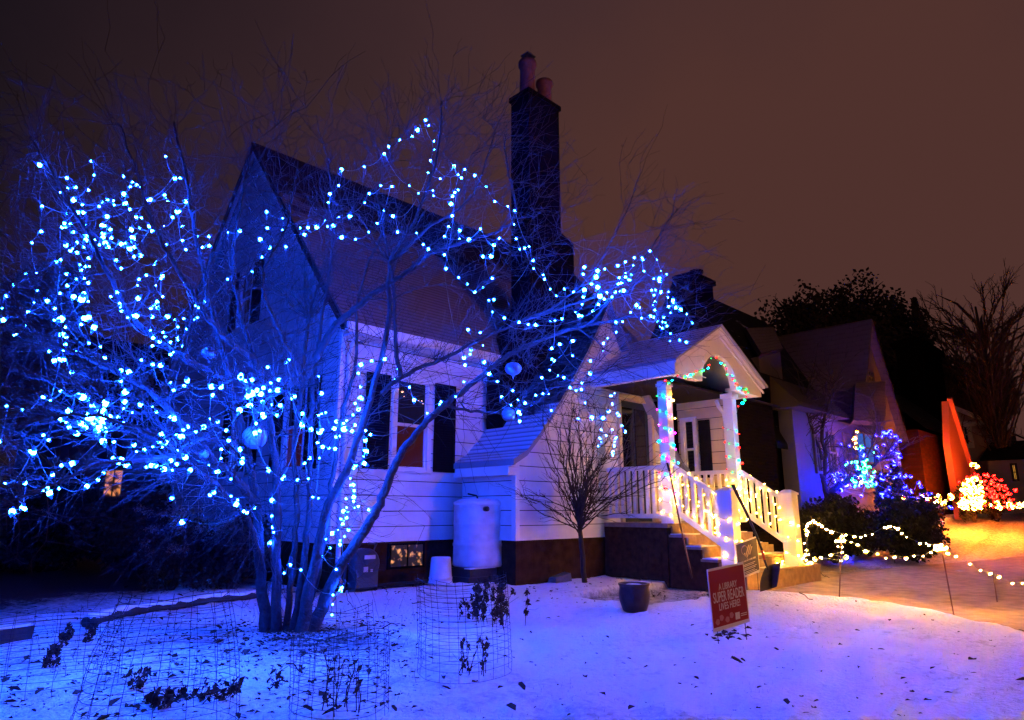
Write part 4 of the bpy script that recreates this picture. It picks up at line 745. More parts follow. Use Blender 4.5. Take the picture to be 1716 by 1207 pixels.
# snow shovel leaning on the stairs
D1 = 10.25; b0 = gp(1290, 992); o = empty('snow_shovel', b0, 'black snow shovel standing blade down against the stairs', 'shovel')
sp = [at(1228, 812, D1 + .35), at(1234, 826, D1 + .3), at(1250, 858, D1 + .22), at(1266, 893, D1 + .12), at(1277, 922, D1 + .05)]
m = MB(); m.tube(sp, [.03, .026, .022, .018, .018], 8, True); m.build('handle', M['black'], o); m = MB(); m.tube([at(1277, 922, D1 + .05), at(1281, 938, D1 + .02)], .02, 8, True); m.build('collar', M['redgrip'], o)
m = MB(); m.tube([at(1281, 938, D1 + .02), at(1287, 955, D1)], .018, 8, True)
cols_ = [[at(1280 + (y - 950) * -.12 + 4 * sin((y - 950) / 42 * pi) * -1, y + 6, D1 - .05) for y in range(946, 991, 8)], [at(1293, y, D1 + .12) for y in range(946, 991, 8)], [at(1308 - (y - 946) * .16, y - 3, D1 - .02) for y in range(946, 991, 8)]]
for a_, b_ in zip(cols_, cols_[1:]):
    for i in range(len(a_) - 1): m.hexa([a_[i], b_[i], b_[i + 1], a_[i + 1]], [p + Vector((-.006, -.006, 0)) for p in (a_[i], b_[i], b_[i + 1], a_[i + 1])])
m.build('blade', M['shov'], o)
b0 = gp(1163, 975); o = empty('garden_pole', b0, 'thin rusty brown pole leaning against the porch railing', 'pole'); m = MB(); m.tube([b0, at(1140, 880, 10.9), at(1122, 790, 11.15)], [.016, .015, .013], 8, True); m.build('shaft', M['rust'], o); m = MB(); m.tube([at(1122, 790, 11.15), at(1118, 776, 11.2)], .02, 8, True); m.build('grip', M['black'], o)

# ---------------------------------------------------------------- wire cages and dead plants in the lawn
def cage(c_, rad, h, nv, nr, label, bend=(0, 0), dome=0, seed=1):
    rr = random.Random(seed); o = empty('wire_cage', c_, label, 'plant cage', 'wire cages on the lawn'); m = MB()
    def pt(a, z):
        k = 1 + .05 * sin(a * 3 + seed) - dome * (z / h) ** 2; q = Vector((rad * k * cos(a), rad * k * sin(a), 0)); q.z = z + .02 * sin(2 * a + seed) * z / h
        w = (z / h) ** 2; q.x += bend[0] * w + .012 * mn.noise(Vector((a * 2, z * 6, seed))); q.y += bend[1] * w + .012 * mn.noise(Vector((a * 2, z * 6, seed + 5))); q.z -= .12 * w * h * max(0, cos(a - 1.2)); return c_ + q
    for i in range(nr):
        z = h * (i / (nr - 1)) ** .85; m.tube([pt(k * 2 * pi / 32, z) for k in range(33)], .0017 if i < nr - 1 else .0024, 3)
    for k in range(nv):
        a = 2 * pi * k / nv; m.tube([pt(a, h * j / 8) for j in range(9)] + ([pt(a, h) + Vector((0, 0, .03))]), .0019, 3)
    m.build('mesh', M['wire'], o)
def gq(x, y): p = onz(x, y); p.z = gz(p.x, p.y); return p
cage(gq(570, 1205), .30, .46, 14, 13, 'upright wire cage nearest the viewer in front of the tree', (.0, .03), 0, 1)
cage(gq(560, 1135), .30, .5, 12, 9, 'slumped wire cage just behind the nearest one', (.10, .12), .2, 2)
cage(gq(776, 1128), .37, .70, 16, 15, 'tall wire cage right of the tree around dead stems', (-.02, .04), 0, 3)
cage(gq(262, 1228), .43, .72, 16, 16, 'widest wire cage with a collapsed domed top at left', (.08, .16), .30, 4)
cage(gq(85, 1150), .46, .48, 18, 13, 'low wire cage at the left edge around dead stalks', (.0, .05), .05, 5)
rp = random.Random(5)
def leafq(m, p, s_, n=None):
    a = Vector((rp.gauss(0, 1), rp.gauss(0, 1), rp.gauss(0, 1))).normalized(); b_ = a.orthogonal().normalized(); c2 = a.cross(b_); k = s_
    m.quad(p - b_ * k, p - c2 * k * .5, p + b_ * k, p + c2 * k * .5)
def stalks(x, y, n, h, sp, label, lean=0, leaves=24, name='dead_plant', grp='dead plants in the snow', thick=.004, lk=1):
    c_ = gq(x, y); o = empty(name, c_, label, 'dead plant', grp); m = MB(); l_ = MB()
    for _ in range(n):
        a = rp.uniform(0, 2 * pi); s_ = sp * rp.uniform(0, 1); st = c_ + Vector((cos(a) * s_, sin(a) * s_, -.02)); e_ = st + Vector((rp.gauss(lean, .035), rp.gauss(0, .035), h * rp.uniform(.6, 1))); pts = grow(m, st, e_, thick, thick * .6, .08, 0, 4)
        for _k in range(leaves): q = rp.choice(pts[1:]) + Vector((rp.gauss(0, .011), rp.gauss(0, .011), rp.gauss(0, .02))); leafq(l_, q, rp.uniform(.014, .034) * lk)
        for _k in range(3): q = rp.choice(pts[1:]); grow(m, q, q + Vector((rp.gauss(0, .05), rp.gauss(0, .05), rp.uniform(.02, .08))), thick * .6, thick * .3, .1, 0, 3)
    m.build('stems', M['dark'], o); l_.build('leaves', M['leaf'], o)
stalks(828, 1044, 19, .46, .42, 'row of dark withered flower stalks beside the tall cage', leaves=95, lk=.9)
stalks(790, 1040, 6, .30, .16, 'drooping dark stalks just left of the withered row', leaves=40)
stalks(785, 1135, 7, .30, .16, 'dead leafy stems inside the tall wire cage', leaves=10)
stalks(560, 1195, 9, .38, .18, 'branching dead stems inside the nearest wire cage', leaves=3)
stalks(85, 1118, 3, .24, .04, 'dark shrivelled stalk inside the low left cage', leaves=60)
stalks(105, 1085, 2, .22, .03, 'thin shrivelled stalk behind the low left cage', leaves=60)
stalks(230, 1155, 3, .16, .05, 'short withered stub inside the domed cage', leaves=25)
stalks(142, 1075, 3, .22, .05, 'leaning withered stalk before the stone edging', leaves=40, lean=.06)
stalks(1095, 990, 7, .14, .25, 'low pale twiggy perennial beside the glazed pot', leaves=3, thick=.003)
stalks(1190, 1000, 5, .10, .15, 'sparse dry twigs between the pot and the red sign', leaves=3, thick=.003)
stalks(460, 1150, 3, .14, .05, 'small pointed dry tuft left of the nearest cage', leaves=14)
for i, (x, y, n) in enumerate(((245, 1190, 5), (300, 1175, 4), (360, 1180, 3))): stalks(x, y, n, .10, .14, ['fallen dark stems on the left inside the domed cage', 'fallen dark stems in the middle of the domed cage', 'fallen dark stems at the right of the domed cage'][i], leaves=30, lean=.1)
# fallen leaves and twigs: nobody could count them
m = MB()
def lump(p, s_):
    k = rp.uniform(0, 2 * pi); a = Vector((cos(k), sin(k), rp.uniform(-.15, .3))) * s_ * 1.2; w = Vector((-sin(k), cos(k), 0)) * s_ * rp.uniform(.45, .8); h1 = Vector((0, 0, s_ * rp.uniform(.2, .7))); h2 = Vector((0, 0, s_ * rp.uniform(.0, .8))); up_ = Vector((0, 0, .3 * s_))
    m.quad(p - a, p - a * .25 - w + h1, p + a * .5 - w * .6 + h2, p + up_ * .5); m.quad(p - a, p + up_ * .5, p + a * .45 + w * .7 + h1, p - a * .3 + w + h2); m.tri(p + up_ * .5, p + a * .5 - w * .6 + h2, p + a + h2 * .6); m.tri(p + up_ * .5, p + a + h2 * .6, p + a * .45 + w * .7 + h1)
for _ in range(2000):
    u = rp.random()
    if u < .42: a = rp.uniform(0, 2 * pi); r_ = abs(rp.gauss(0, .85)) + .1; x, y = TRUNK.x + cos(a) * r_, TRUNK.y + sin(a) * r_
    elif u < .84: q = onz(rp.uniform(0, 700), rp.uniform(985, 1207)); x, y = q.x, q.y
    else: q = onz(rp.uniform(650, 1716), rp.uniform(985, 1207)); x, y = q.x, q.y
    if u >= .84 and rp.random() < .5: continue
    if x > 8 and y < 7 and sd_edge(x, y) > -.05: continue
    lump(Vector((x, y, gz(x, y) + .002)), rp.uniform(.006, .028) * (1 if rp.random() < .88 else 1.8))
for _ in range(120):
    q = onz(rp.uniform(880, 1180), rp.uniform(965, 1010)); lump(Vector((q.x, q.y, gz(q.x, q.y) + .003)), rp.uniform(.01, .03))
for _ in range(26):   # bare patch behind the red sign
    q = onz(rp.gauss(1228, 16), rp.gauss(1066, 5)); lump(Vector((q.x, q.y, gz(q.x, q.y) + .003)), rp.uniform(.02, .05))
tag(m.build('fallen_leaves', M['leaf']), kind='stuff')
m = MB()   # grass tips and weed stems poking through
for _ in range(5200):
    u = rp.random(); q = onz(rp.uniform(-20, 1740), rp.uniform(975, 1215)) if u < .6 else onz(rp.uniform(-20, 700), rp.uniform(960, 1130))
    if mn.noise(Vector((q.x * 1.4, q.y * 1.4, 31))) < -.05 + (.22 if q.x > 4 else 0) or (q.x > 8 and q.y < 7 and sd_edge(q.x, q.y) > 0): continue
    z = gz(q.x, q.y); k = rp.uniform(0, 2 * pi); h_ = rp.uniform(.008, .035); w = .0018; d = Vector((cos(k), sin(k), 0)); b_ = Vector((q.x, q.y, z - .005)); m.tri(b_ - d * w, b_ + d * w, b_ + Vector((rp.gauss(0, .4) * h_, rp.gauss(0, .4) * h_, h_)))
for _ in range(160):
    q = onz(rp.uniform(60, 720), rp.uniform(1015, 1150)); b_ = Vector((q.x, q.y, gz(q.x, q.y) - .01)); grow(m, b_, b_ + Vector((rp.gauss(0, .03), rp.gauss(0, .03), rp.uniform(.05, .22))), .0022, .001, .1, 0, 3)
tag(m.build('grass_tips', M['dark']), kind='stuff')
m = MB()
for (x0, y0, x1, y1) in ((690, 978, 722, 1000), (705, 982, 735, 990), (640, 990, 648, 1001), (1340, 998, 1362, 1005), (800, 978, 845, 985), (1370, 952, 1400, 962), (480, 1110, 500, 1125), (690, 1012, 712, 1010), (1690, 1035, 1716, 1042), (640, 1055, 670, 1050)):
    a_, b_ = gq(x0, y0), gq(x1, y1); grow(m, a_ + Vector((0, 0, .012)), b_ + Vector((0, 0, .012)), .007, .004, .08, 0, 5)
tag(m.build('fallen_twigs', M['dark']), kind='stuff')
# log edging at left
ep = [gq(x, y) for x, y in ((142, 1052), (190, 1040), (240, 1030), (290, 1022), (340, 1016), (400, 1009), (440, 1006))]
for i, (a_, b_) in enumerate(zip(ep[::2], ep[1::2] + [ep[-1]])):
    pass
o = empty('log_edging', ep[0], 'snow dusted log lying as a bed edge left of the tree', 'log edging'); m = MB(); q = smooth([p + Vector((0, 0, .05)) for p in ep], 5, .012); m.tube(q, [.06 - .02 * i / len(q) + .008 * sin(i * 1.7) for i in range(len(q))], 9, True); m.build('log', M['blk'], o); m = MB(); m.tube([p + Vector((.01, .01, .035)) for p in q], [.052 - .018 * i / len(q) + .006 * sin(i * 2.3) for i in range(len(q))], 7, True); m.build('snow_cap', M['snow'], o)
c_ = gq(15, 1078); o = empty('edging_block', c_, 'dark squared stone block at the left edge of the lawn', 'stone block'); m = MB(); d = (gq(40, 1072) - gq(-40, 1090)); d.normalize(); m.beam(c_ - d * .35 + Vector((0, 0, .06)), c_ + d * .16 + Vector((0, 0, .06)), .2, .15); m.build('stone', M['blk'], o); m = MB(); m.beam(c_ - d * .34 + Vector((0, 0, .145)), c_ + d * .14 + Vector((0, 0, .145)), .17, .02); m.build('snow_cap', M['snow'], o)

# ---------------------------------------------------------------- leafy masses
def leafmass(m, c_, rx, ry, rz, n, s_, rnd=rp, clumps=14):
    cs = []
    for _ in range(clumps):
        while True:
            v = Vector((rnd.uniform(-1, 1), rnd.uniform(-1, 1), rnd.uniform(-1, 1)))
            if v.length < 1: break
        cs.append((Vector((c_.x + v.x * rx * .75, c_.y + v.y * ry * .75, c_.z + v.z * rz * .75)), rnd.uniform(.25, .45)))
    for _ in range(n):
        q, k = rnd.choice(cs); v = Vector((rnd.gauss(0, 1), rnd.gauss(0, 1), rnd.gauss(0, 1))).normalized() * (rnd.random() ** .4); p = q + Vector((v.x * rx * k, v.y * ry * k, v.z * rz * k))
        a = Vector((rnd.gauss(0, 1), rnd.gauss(0, 1), rnd.gauss(0, 1))).normalized(); b_ = a.orthogonal().normalized(); c2 = a.cross(b_); z = s_ * rnd.uniform(.6, 1.3); m.quad(p - b_ * z, p - c2 * z * .6, p + b_ * z, p + c2 * z * .6)
def bush(name, x, ybase, ytop, xw, D, label, n=5000, s_=.05, mt='evergreen', grp=None, depth=.8, clumps=22, cat='bush'):
    b0 = at(x, ybase, D); g0 = Vector((b0.x, b0.y, -.05 + far_rise(b0.x, b0.y))); h = (ybase - ytop) / FP * D; w = xw / FP * D / 2; o = empty(name, g0, label, cat, grp); m = MB()
    leafmass(m, g0 + Vector((0, 0, h * .52)), w, w * depth, h * .55, n, s_, clumps=clumps); m.build('foliage', M[mt], o); m = MB(); bare_bush(m, g0, 16, h * .9, w * .8, .02, 1, rp); m.build('stems', M['dark'], o); return o
# left background: shrubs, far house, dark trees
bush('evergreen_bush', 60, 962, 800, 280, 14, 'dark evergreen mass at the far left edge of the yard', 6000, .07, grp='shrubs at the left of the yard')
bush('evergreen_bush', 210, 985, 815, 190, 12, 'dark shrub below the glowing far window', 5000, .06, grp='shrubs at the left of the yard')
bush('hydrangea_bush', 285, 990, 850, 150, 10.6, 'shrub with pale dried flower heads left of the tree', 3500, .035, grp='shrubs at the left of the yard')
bush('evergreen_bush', 385, 985, 850, 150, 10.8, 'dark shrub against the corner of the gable wall', 4500, .05, grp='shrubs at the left of the yard')
m = MB()
hyd = bpy.data.objects.get('hydrangea_bush')
for _ in range(22):
    q = at(rp.uniform(215, 350), rp.uniform(850, 930), 10.2 + rp.uniform(-.3, .3))
    for _k in range(60): v = Vector((rp.gauss(0, 1), rp.gauss(0, 1), rp.gauss(0, .8))).normalized() * .085 * rp.random() ** .3; leafq(m, q + v, .014)
m.build('flower_heads', mat('dried_flower', (.12, .10, .09), .9), hyd)
m = MB()
for (x, y, x2, y2) in ((322, 985, 312, 885), (336, 985, 340, 915), (238, 985, 225, 900), (265, 990, 252, 930)): a_ = gq(x, y); grow(m, a_, at(x2, y2, (a_ - EYEP).dot(FWD)), .008, .004, .06, 0, 4)
m.build('canes', M['twig'], hyd)
D = 26; q0 = at(55, 860, D)
def house_box(name, x0, x1, y0, y1, zt, label, wall, roof, ridge='x', rh=3.0, over=.4, grp='houses further along the street', gable_mat=None):
    o = empty(name, ((x0 + x1) / 2, (y0 + y1) / 2, 0), label, 'house', grp); m = MB(); m.box(x0, x1, y0, y1, -.3, zt)
    xm, ym = (x0 + x1) / 2, (y0 + y1) / 2
    if ridge == 'x': m.prism([(x0, y0, zt), (x0, y1, zt), (x0, ym, zt + rh)], (x1 - x0, 0, 0))
    else: m.prism([(x0, y0, zt), (x1, y0, zt), (xm, y0, zt + rh)], (0, y1 - y0, 0))
    m.build('wall', wall, o); m = MB()
    if ridge == 'x':
        for ye in (y0, y1):
            s_ = -1 if ye == y0 else 1; k = over * rh / (ym - y0); ln = math.hypot(ym - y0, rh); A = (x0 - over, ye + s_ * over, zt - k + .03); Bq = (x1 + over, ye + s_ * over, zt - k + .03); Cq = (x1 + over, ym, zt + rh + .03); Dq = (x0 - over, ym, zt + rh + .03)
            m.quad(A, Bq, Cq, Dq, uv=((A[0], 0), (Bq[0], 0), (Cq[0], ln), (Dq[0], ln))); t4 = lambda p: (p[0], p[1], p[2] + .14); m.quad(A, Bq, t4(Bq), t4(A)); m.quad(t4(A), t4(Bq), t4(Cq), t4(Dq), uv=((A[0], 0), (Bq[0], 0), (Cq[0], ln), (Dq[0], ln))); m.quad(A, Dq, t4(Dq), t4(A)); m.quad(Bq, Cq, t4(Cq), t4(Bq))
    else:
        for xe in (x0, x1):
            s_ = -1 if xe == x0 else 1; k = over * rh / (xm - x0); ln = math.hypot(xm - x0, rh); A = (xe + s_ * over, y0 - over, zt - k + .03); Bq = (xe + s_ * over, y1 + over, zt - k + .03); Cq = (xm, y1 + over, zt + rh + .03); Dq = (xm, y0 - over, zt + rh + .03); t4 = lambda p: (p[0], p[1], p[2] + .14)
            m.quad(A, Bq, Cq, Dq); m.quad(t4(A), t4(Bq), t4(Cq), t4(Dq), uv=((A[1], 0), (Bq[1], 0), (Cq[1], ln), (Dq[1], ln))); m.quad(A, Bq, t4(Bq), t4(A)); m.quad(A, Dq, t4(Dq), t4(A)); m.quad(Bq, Cq, t4(Cq), t4(Bq))
    m.build('roof', roof, o); return o
def face_window(parent, x0, x1, y0, y1, ax, v, pane, fr=.08, frm=None):   # window on plane ax=v spanning photo box
    a_ = onax(x0, y0, ax, v); b_ = onax(x1, y1, ax, v); o1 = 1 - ax; s0, s1 = sorted((a_[o1], b_[o1])); z0, z1 = sorted((a_.z, b_.z)); m = MB()
    def bx(mb, p, q, r_, s_, d0, d1):
        if ax == 0: mb.box(v - d1, v - d0, p, q, r_, s_)
        else: mb.box(p, q, v - d1, v - d0, r_, s_)
    for (p, q, r_, s_) in ((s0 - fr, s0, z0 - fr, z1 + fr), (s1, s1 + fr, z0 - fr, z1 + fr), (s0, s1, z1, z1 + fr), (s0, s1, z0 - fr, z0), ((s0 + s1) / 2 - .02, (s0 + s1) / 2 + .02, z0, z1), (s0, s1, (z0 + z1) / 2 - .025, (z0 + z1) / 2 + .025)): bx(m, p, q, r_, s_, .0, .07)
    w_ = m.build('window', frm or M['farwall'], parent); m = MB(); bx(m, s0, s1, z0, z1, .002, .02); m.build('pane', pane, w_)
hl = house_box('far_house', 5.0, 12.0, 27.5, 35, 4.6, 'dim house seen through the tree with glowing orange windows', M['farwall'], M['roof_dark'], 'x', 3.6)
brk = bpy.data.materials.new('curtain_glow'); brk.use_nodes = True; t = brk.node_tree; b = t.nodes['Principled BSDF']; b.inputs['Base Color'].default_value = (.02, .01, .01, 1); c = t.nodes.new('ShaderNodeTexCoord'); n = t.nodes.new('ShaderNodeTexNoise'); n.inputs['Scale'].default_value = 5; n.inputs['Detail'].default_value = 4; t.links.new(c.outputs['Object'], n.inputs['Vector']); r = t.nodes.new('ShaderNodeValToRGB'); q = r.color_ramp.elements; q[0].position = .42; q[0].color = (.05, .012, .004, 1); q[1].position = .6; q[1].color = (1, .33, .09, 1); t.links.new(n.outputs[0], r.inputs[0]); t.links.new(r.outputs[0], b.inputs['Emission Color']); b.inputs['Emission Strength'].default_value = .8
face_window(hl, 178, 200, 788, 832, 1, 27.5, brk, .12); face_window(hl, 300, 328, 745, 792, 1, 27.5, brk, .1)
face_window(hl, 110, 135, 788, 832, 1, 27.5, M['glass'], .12)
def fartree(x, ytop, xw, D, label, n=7000, s_=.13, yb=860, mt='farleaf', name='leafy_tree', conif=False, bare=False, cl=30, cr0=.35, grp='trees beyond the houses'):
    b0 = at(x, yb, D); g0 = Vector((b0.x, b0.y, -.1)); topz = at(x, ytop, D).z; w = xw / FP * D / 2; o = empty(name, g0, label, 'tree', grp); m = MB(); h = topz
    m.tube([g0, g0 + Vector((.1, 0, h * .4)), g0 + Vector((0, .1, h * .92))], [h * .03, h * .02, h * .004], 8)
    for _ in range(14): z = rp.uniform(cr0, .85) * h; a = rp.uniform(0, 2 * pi); k = w * (.8 if bare else .45 if not conif else 1 - z / h); m.tube([g0 + Vector((0, 0, z)), g0 + Vector((cos(a) * k * .5, sin(a) * k * .5, z + .1 * h)), g0 + Vector((cos(a) * k, sin(a) * k, z + .14 * h))], [h * .008, h * .005, h * .001], 5)
    m.build('trunk', M['farbark'], o); m = MB()
    if bare:
        for _ in range(70):
            z = rp.uniform(.2, .8) * h; a = rp.uniform(0, 2 * pi); st = g0 + Vector((0, 0, z)); e_ = st + Vector((cos(a) * w * rp.uniform(.5, 1), sin(a) * w * rp.uniform(.5, 1), (h - z) * rp.uniform(.3, .95))); pts = grow(m, st, e_, h * .006, h * .0015, .12, 0, 3)
            for _k in range(10):
                q = rp.choice(pts[1:]); d = ((e_ - st).normalized() + Vector((rp.gauss(0, .5), rp.gauss(0, .5), rp.gauss(0, .4)))).normalized() * w * rp.uniform(.15, .45); p2 = grow(m, q, q + d, h * .002, h * .0009, .12, 0, 3)
                for _j in range(3): q2 = rp.choice(p2); grow(m, q2, q2 + d * .4 + Vector((rp.gauss(0, .15), rp.gauss(0, .15), rp.gauss(0, .15))) * w * .3, h * .0011, h * .0006, .1, 0, 3)
    elif conif:
        for _ in range(n): z = rp.random() ** .8; k = w * (1 - z) * rp.random() ** .4 + .1; a = rp.uniform(0, 2 * pi); leafq(m, g0 + Vector((cos(a) * k, sin(a) * k, h * (.12 + .88 * z) - k * .25)), s_ * rp.uniform(.5, 1.2))
    else: leafmass(m, g0 + Vector((0, 0, h * (1 + cr0) / 2)), w, w, h * (1 - cr0) / 2 * 1.02, n, s_, clumps=cl)
    m.build('crown', M[mt], o)
fartree(20, 400, 190, 22, 'dark leafy tree at the far left behind the lights', 5000, .14)
fartree(300, 470, 150, 30, 'tall dark tree behind the far house roof', 3000, .16, bare=True, name='bare_far_tree')
fartree(110, 560, 160, 24, 'dark bushy tree in front of the far house', 4000, .14)
fartree(220, 600, 150, 26, 'low dark tree right of the bushy one at left', 3500, .14)
fartree(1360, 448, 150, 48, 'leftmost crown of the leafy trees above the dark roofs', 13000, .19, cr0=.35, cl=44)
fartree(1478, 425, 210, 50, 'tallest leafy oak above the neighbouring roof peak', 20000, .19, cr0=.3, cl=60)
fartree(1545, 462, 140, 52, 'leafy crown just right of the tall oak', 12000, .2, cl=44)
fartree(1583, 470, 80, 46, 'narrow pointed conifer right of the leafy oaks', 4500, .2, conif=True, name='conifer', mt='farleaf')
fartree(1640, 560, 190, 56, 'low leafy tree behind the grey house', 5000, .26)
fartree(1695, 450, 190, 40, 'spreading bare tree at the right edge', bare=True, name='bare_far_tree')
fartree(1600, 600, 150, 44, 'bare tree between the conifer and the grey house', bare=True, name='bare_far_tree')
# near neighbour: low dark house with chimney and one snow-striped dormer
NV = 9.6
n1 = empty('neighbour_house', (20, 12, 0), 'unlit dark house with square chimney right behind the porch', 'house', 'houses further along the street')
RV = 10.2; A1 = onax(1193, 500, 1, RV); A2 = onax(1318, 553, 1, RV); zr = A1.z; xl, xr_ = 17.2, min(A2.x, 24.3); xe = 23.3
m = MB(); m.box(xl + .1, xe, 7.7, 12.7, -.3, 3.3)
for xg in (xe - .2, xl + .1): m.prism([(xg, 7.7, 3.3), (xg, 12.7, 3.3), (xg, RV, zr - .2)], (.2, 0, 0))
m.build('wall', M['fardark'], n1); m = MB()
for ye in (7.4, 13.0): m.quad((xl - .1, ye, 3.0), (xe + .3, ye, 3.0), (xe + .3, RV, zr), (xl - .1, RV, zr), uv=((xl, 0), (xe, 0), (xe, 6), (xl, 6))); m.quad((xe + .3, ye, 2.85), (xe + .3, ye, 3.0), (xe + .3, RV, zr), (xe + .3, RV, zr - .15)); m.quad((xl - .1, ye, 2.85), (xe + .3, ye, 2.85), (xe + .3, ye, 3.0), (xl - .1, ye, 3.0))
m.build('roof', M['roof_dark'], n1)
c0 = onax(1143, 456, 1, RV); c1 = onax(1192, 456, 1, RV); m = MB(); zc = c0.z; c1.x -= .55; c0.x += .1; m.box(c0.x, c1.x, RV - .3, RV + .3, 3, zc - .2); m.box(c0.x - .08, c1.x + .08, RV - .38, RV + .38, zc - .2, zc - .04); m.lathe([(.18, -.1), (.18, .16), (.23, .18), (.23, .26), (.001, .28)], ((c0.x + c1.x) / 2 + .15, RV, zc), 14); m.build('chimney', M['fardark'], n1)
d0, d1, d2, d3 = onax(1250, 550, 1, 9.5), onax(1296, 548, 1, 9.5), onax(1276, 592, 1, 8.6), onax(1312, 584, 1, 8.6)
m = MB(); dl = (d2 - d0).length; m.quad(d2, d3, d1, d0, uv=((0, 0), ((d3 - d2).length, 0), ((d1 - d0).length, dl), (0, dl))); v = Vector((0, .1, -.1)); m.quad(d2 + v, d3 + v, d1 + v, d0 + v); m.quad(d2, d3, d3 + v, d2 + v); m.quad(d0, d2, d2 + v, d0 + v); m.quad(d1, d3, d3 + v, d1 + v); m.build('dormer_roof', M['roof_far'], n1)
m = MB(); m.prism([d2 + v, d3 + v, d3 + v + Vector((0, 0, -1.3)), d2 + v + Vector((0, 0, -1.3))], (0, 1.0, 0)); m.build('dormer', M['farwall'], n1)
face_window(n1, 1322, 1330, 720, 760, 0, xl + .1, M['glass'], .05) if False else None

# second neighbour: steep striped roof, blue-lit front
GV = 7.6; ap = onax(1447, 537, 1, GV); lb = onax(1430, 704, 1, GV); rb_ = onax(1490, 690, 1, GV)
n2 = empty('neighbour_house', (ap.x, GV + 4, 0), 'steep roofed house with blue lit front and small attic window', 'house', 'houses further along the street')
zE = lb.z; xL, xA, xR = lb.x - 2.6, ap.x, ap.x + 2.4; zA = ap.z
backL = onax(1325, 548, 0, ap.x); depth = 8.5; xF = lb.x
m = MB(); m.prism([(xF + .15, GV, -.2), (xA + (xA - xF), GV, -.2), (xA + (xA - xF), GV, zE), (xA, GV, zA - .15), (xF + .15, GV, zE)], (0, depth, 0)); m.build('wall', M['farwall'], n2)
m = MB(); ln = math.hypot(xA - xF, zA - zE)
for xe in (xF - .25, 2 * xA - xF + .25):
    ze = zE - .4; m.quad((xe, GV - .3, ze), (xe, GV + depth, ze), (xA, GV + depth, zA), (xA, GV - .3, zA), uv=((0, 0), (depth, 0), (depth, ln), (0, ln))); m.quad((xe, GV - .3, ze - .15), (xe, GV - .3, ze), (xA, GV - .3, zA), (xA, GV - .3, zA - .15))
m.build('roof', M['roof_far'], n2)
face_window(n2, 1452, 1462, 622, 640, 1, GV, M['glass'], .1)
# its lower front wing whose roof catches the glow
w0 = onax(1434, 642, 1, GV - .3); w1 = onax(1484, 638, 1, GV - .3); w2 = onax(1430, 704, 1, GV - .9); w3 = onax(1484, 708, 1, GV - .9)
m = MB(); dl = (w2 - w0).length; m.quad(w2, w3, w1, w0, uv=((0, 0), ((w3 - w2).length, 0), ((w1 - w0).length, dl), (0, dl))); v = Vector((0, .1, -.12)); m.quad(w2 + v, w3 + v, w1 + v, w0 + v); m.quad(w2, w3, w3 + v, w2 + v); m.quad(w0, w2, w2 + v, w0 + v); m.quad(w1, w3, w3 + v, w1 + v); m.build('wing_roof', M['roof_far'], n2)
FV = GV - .4; fl_, fr_ = onax(1338, 800, 1, FV), onax(1512, 800, 1, FV); zt = onax(1430, 712, 1, FV).z
m = MB(); m.box(fl_.x, fr_.x, FV, GV - .01, -.2, zt); m.build('front_room', mat('pale_far_wall', (.06, .06, .11), .7), n2)
m = MB(); m.hexa([(fl_.x - .4, FV - .4, zt), (w2.x, FV - .4, zt), (w2.x, GV, zt), (fl_.x - .4, GV, zt)], [(fl_.x - .4, FV - .35, zt + .12), (w2.x, FV - .35, zt + .12), (w2.x, GV - .05, zt + .9), (fl_.x - .4, GV - .05, zt + .9)]); m.build('eave', M['roof_far'], n2)
face_window(n2, 1412, 1426, 728, 790, 1, FV, M['glass'], .06); face_window(n2, 1430, 1464, 724, 776, 1, FV, emis('cyan_curtain', (.03, .22, .75), .38, (.05, .1, .2)), .07)
for (x0, x1, y0, y1) in ((1362, 1374, 732, 790), (1385, 1400, 728, 790)): face_window(n2, x0, x1, y0, y1, 1, FV, M['glass'], .07)
# third: brick house with tall side chimney and a tapering gable, its orange glow partly painted
n3 = empty('neighbour_house', (34, 8, 0), 'dark red brick house with pale tapering gable lit orange', 'house', 'houses further along the street')
a0 = onax(1512, 665, 1, 7.6); a1 = onax(1588, 665, 1, 7.6); zt3 = onax(1590, 735, 1, 7.2).z; zt4 = onax(1588, 668, 1, 7.2).z
m = MB(); m.box(a0.x, a1.x, 7.2, 12, -.2, zt3); m.build('wall', M['redbrick'], n3)
m = MB(); e0 = onax(1588, 668, 1, 7.9); m.quad((a0.x, 6.9, zt3), (a1.x + .2, 6.9, zt3), (a1.x + .2, 9.4, e0.z), (a0.x, 9.4, e0.z + .2), uv=((0, 0), (8, 0), (8, 4), (0, 4))); m.quad((a0.x, 11.8, zt3), (a1.x + .2, 11.8, zt3), (a1.x + .2, 9.4, e0.z), (a0.x, 9.4, e0.z + .2)); m.build('roof', M['roof_dark'], n3)
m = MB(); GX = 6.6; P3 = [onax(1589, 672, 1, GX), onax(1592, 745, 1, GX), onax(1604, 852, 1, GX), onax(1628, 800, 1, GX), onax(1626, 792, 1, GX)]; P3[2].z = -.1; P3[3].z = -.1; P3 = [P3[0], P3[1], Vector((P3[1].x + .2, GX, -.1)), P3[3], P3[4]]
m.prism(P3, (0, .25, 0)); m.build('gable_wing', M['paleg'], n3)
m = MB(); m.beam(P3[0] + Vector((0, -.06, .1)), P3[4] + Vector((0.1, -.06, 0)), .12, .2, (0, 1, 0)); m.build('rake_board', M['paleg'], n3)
c0 = onax(1541, 565, 1, 8.6); c1 = onax(1572, 565, 1, 8.6); m = MB(); m.box(c0.x, c1.x, 8.6, 9.8, zt3 - .5, c0.z); m.box(c0.x - .15, c1.x + .15, 8.45, 9.95, c0.z - .4, c0.z - .1); m.build('chimney', M['fardark'], n3)
e4 = onax(1654, 706, 0, 52); a4 = onax(1590, 680, 0, 52)
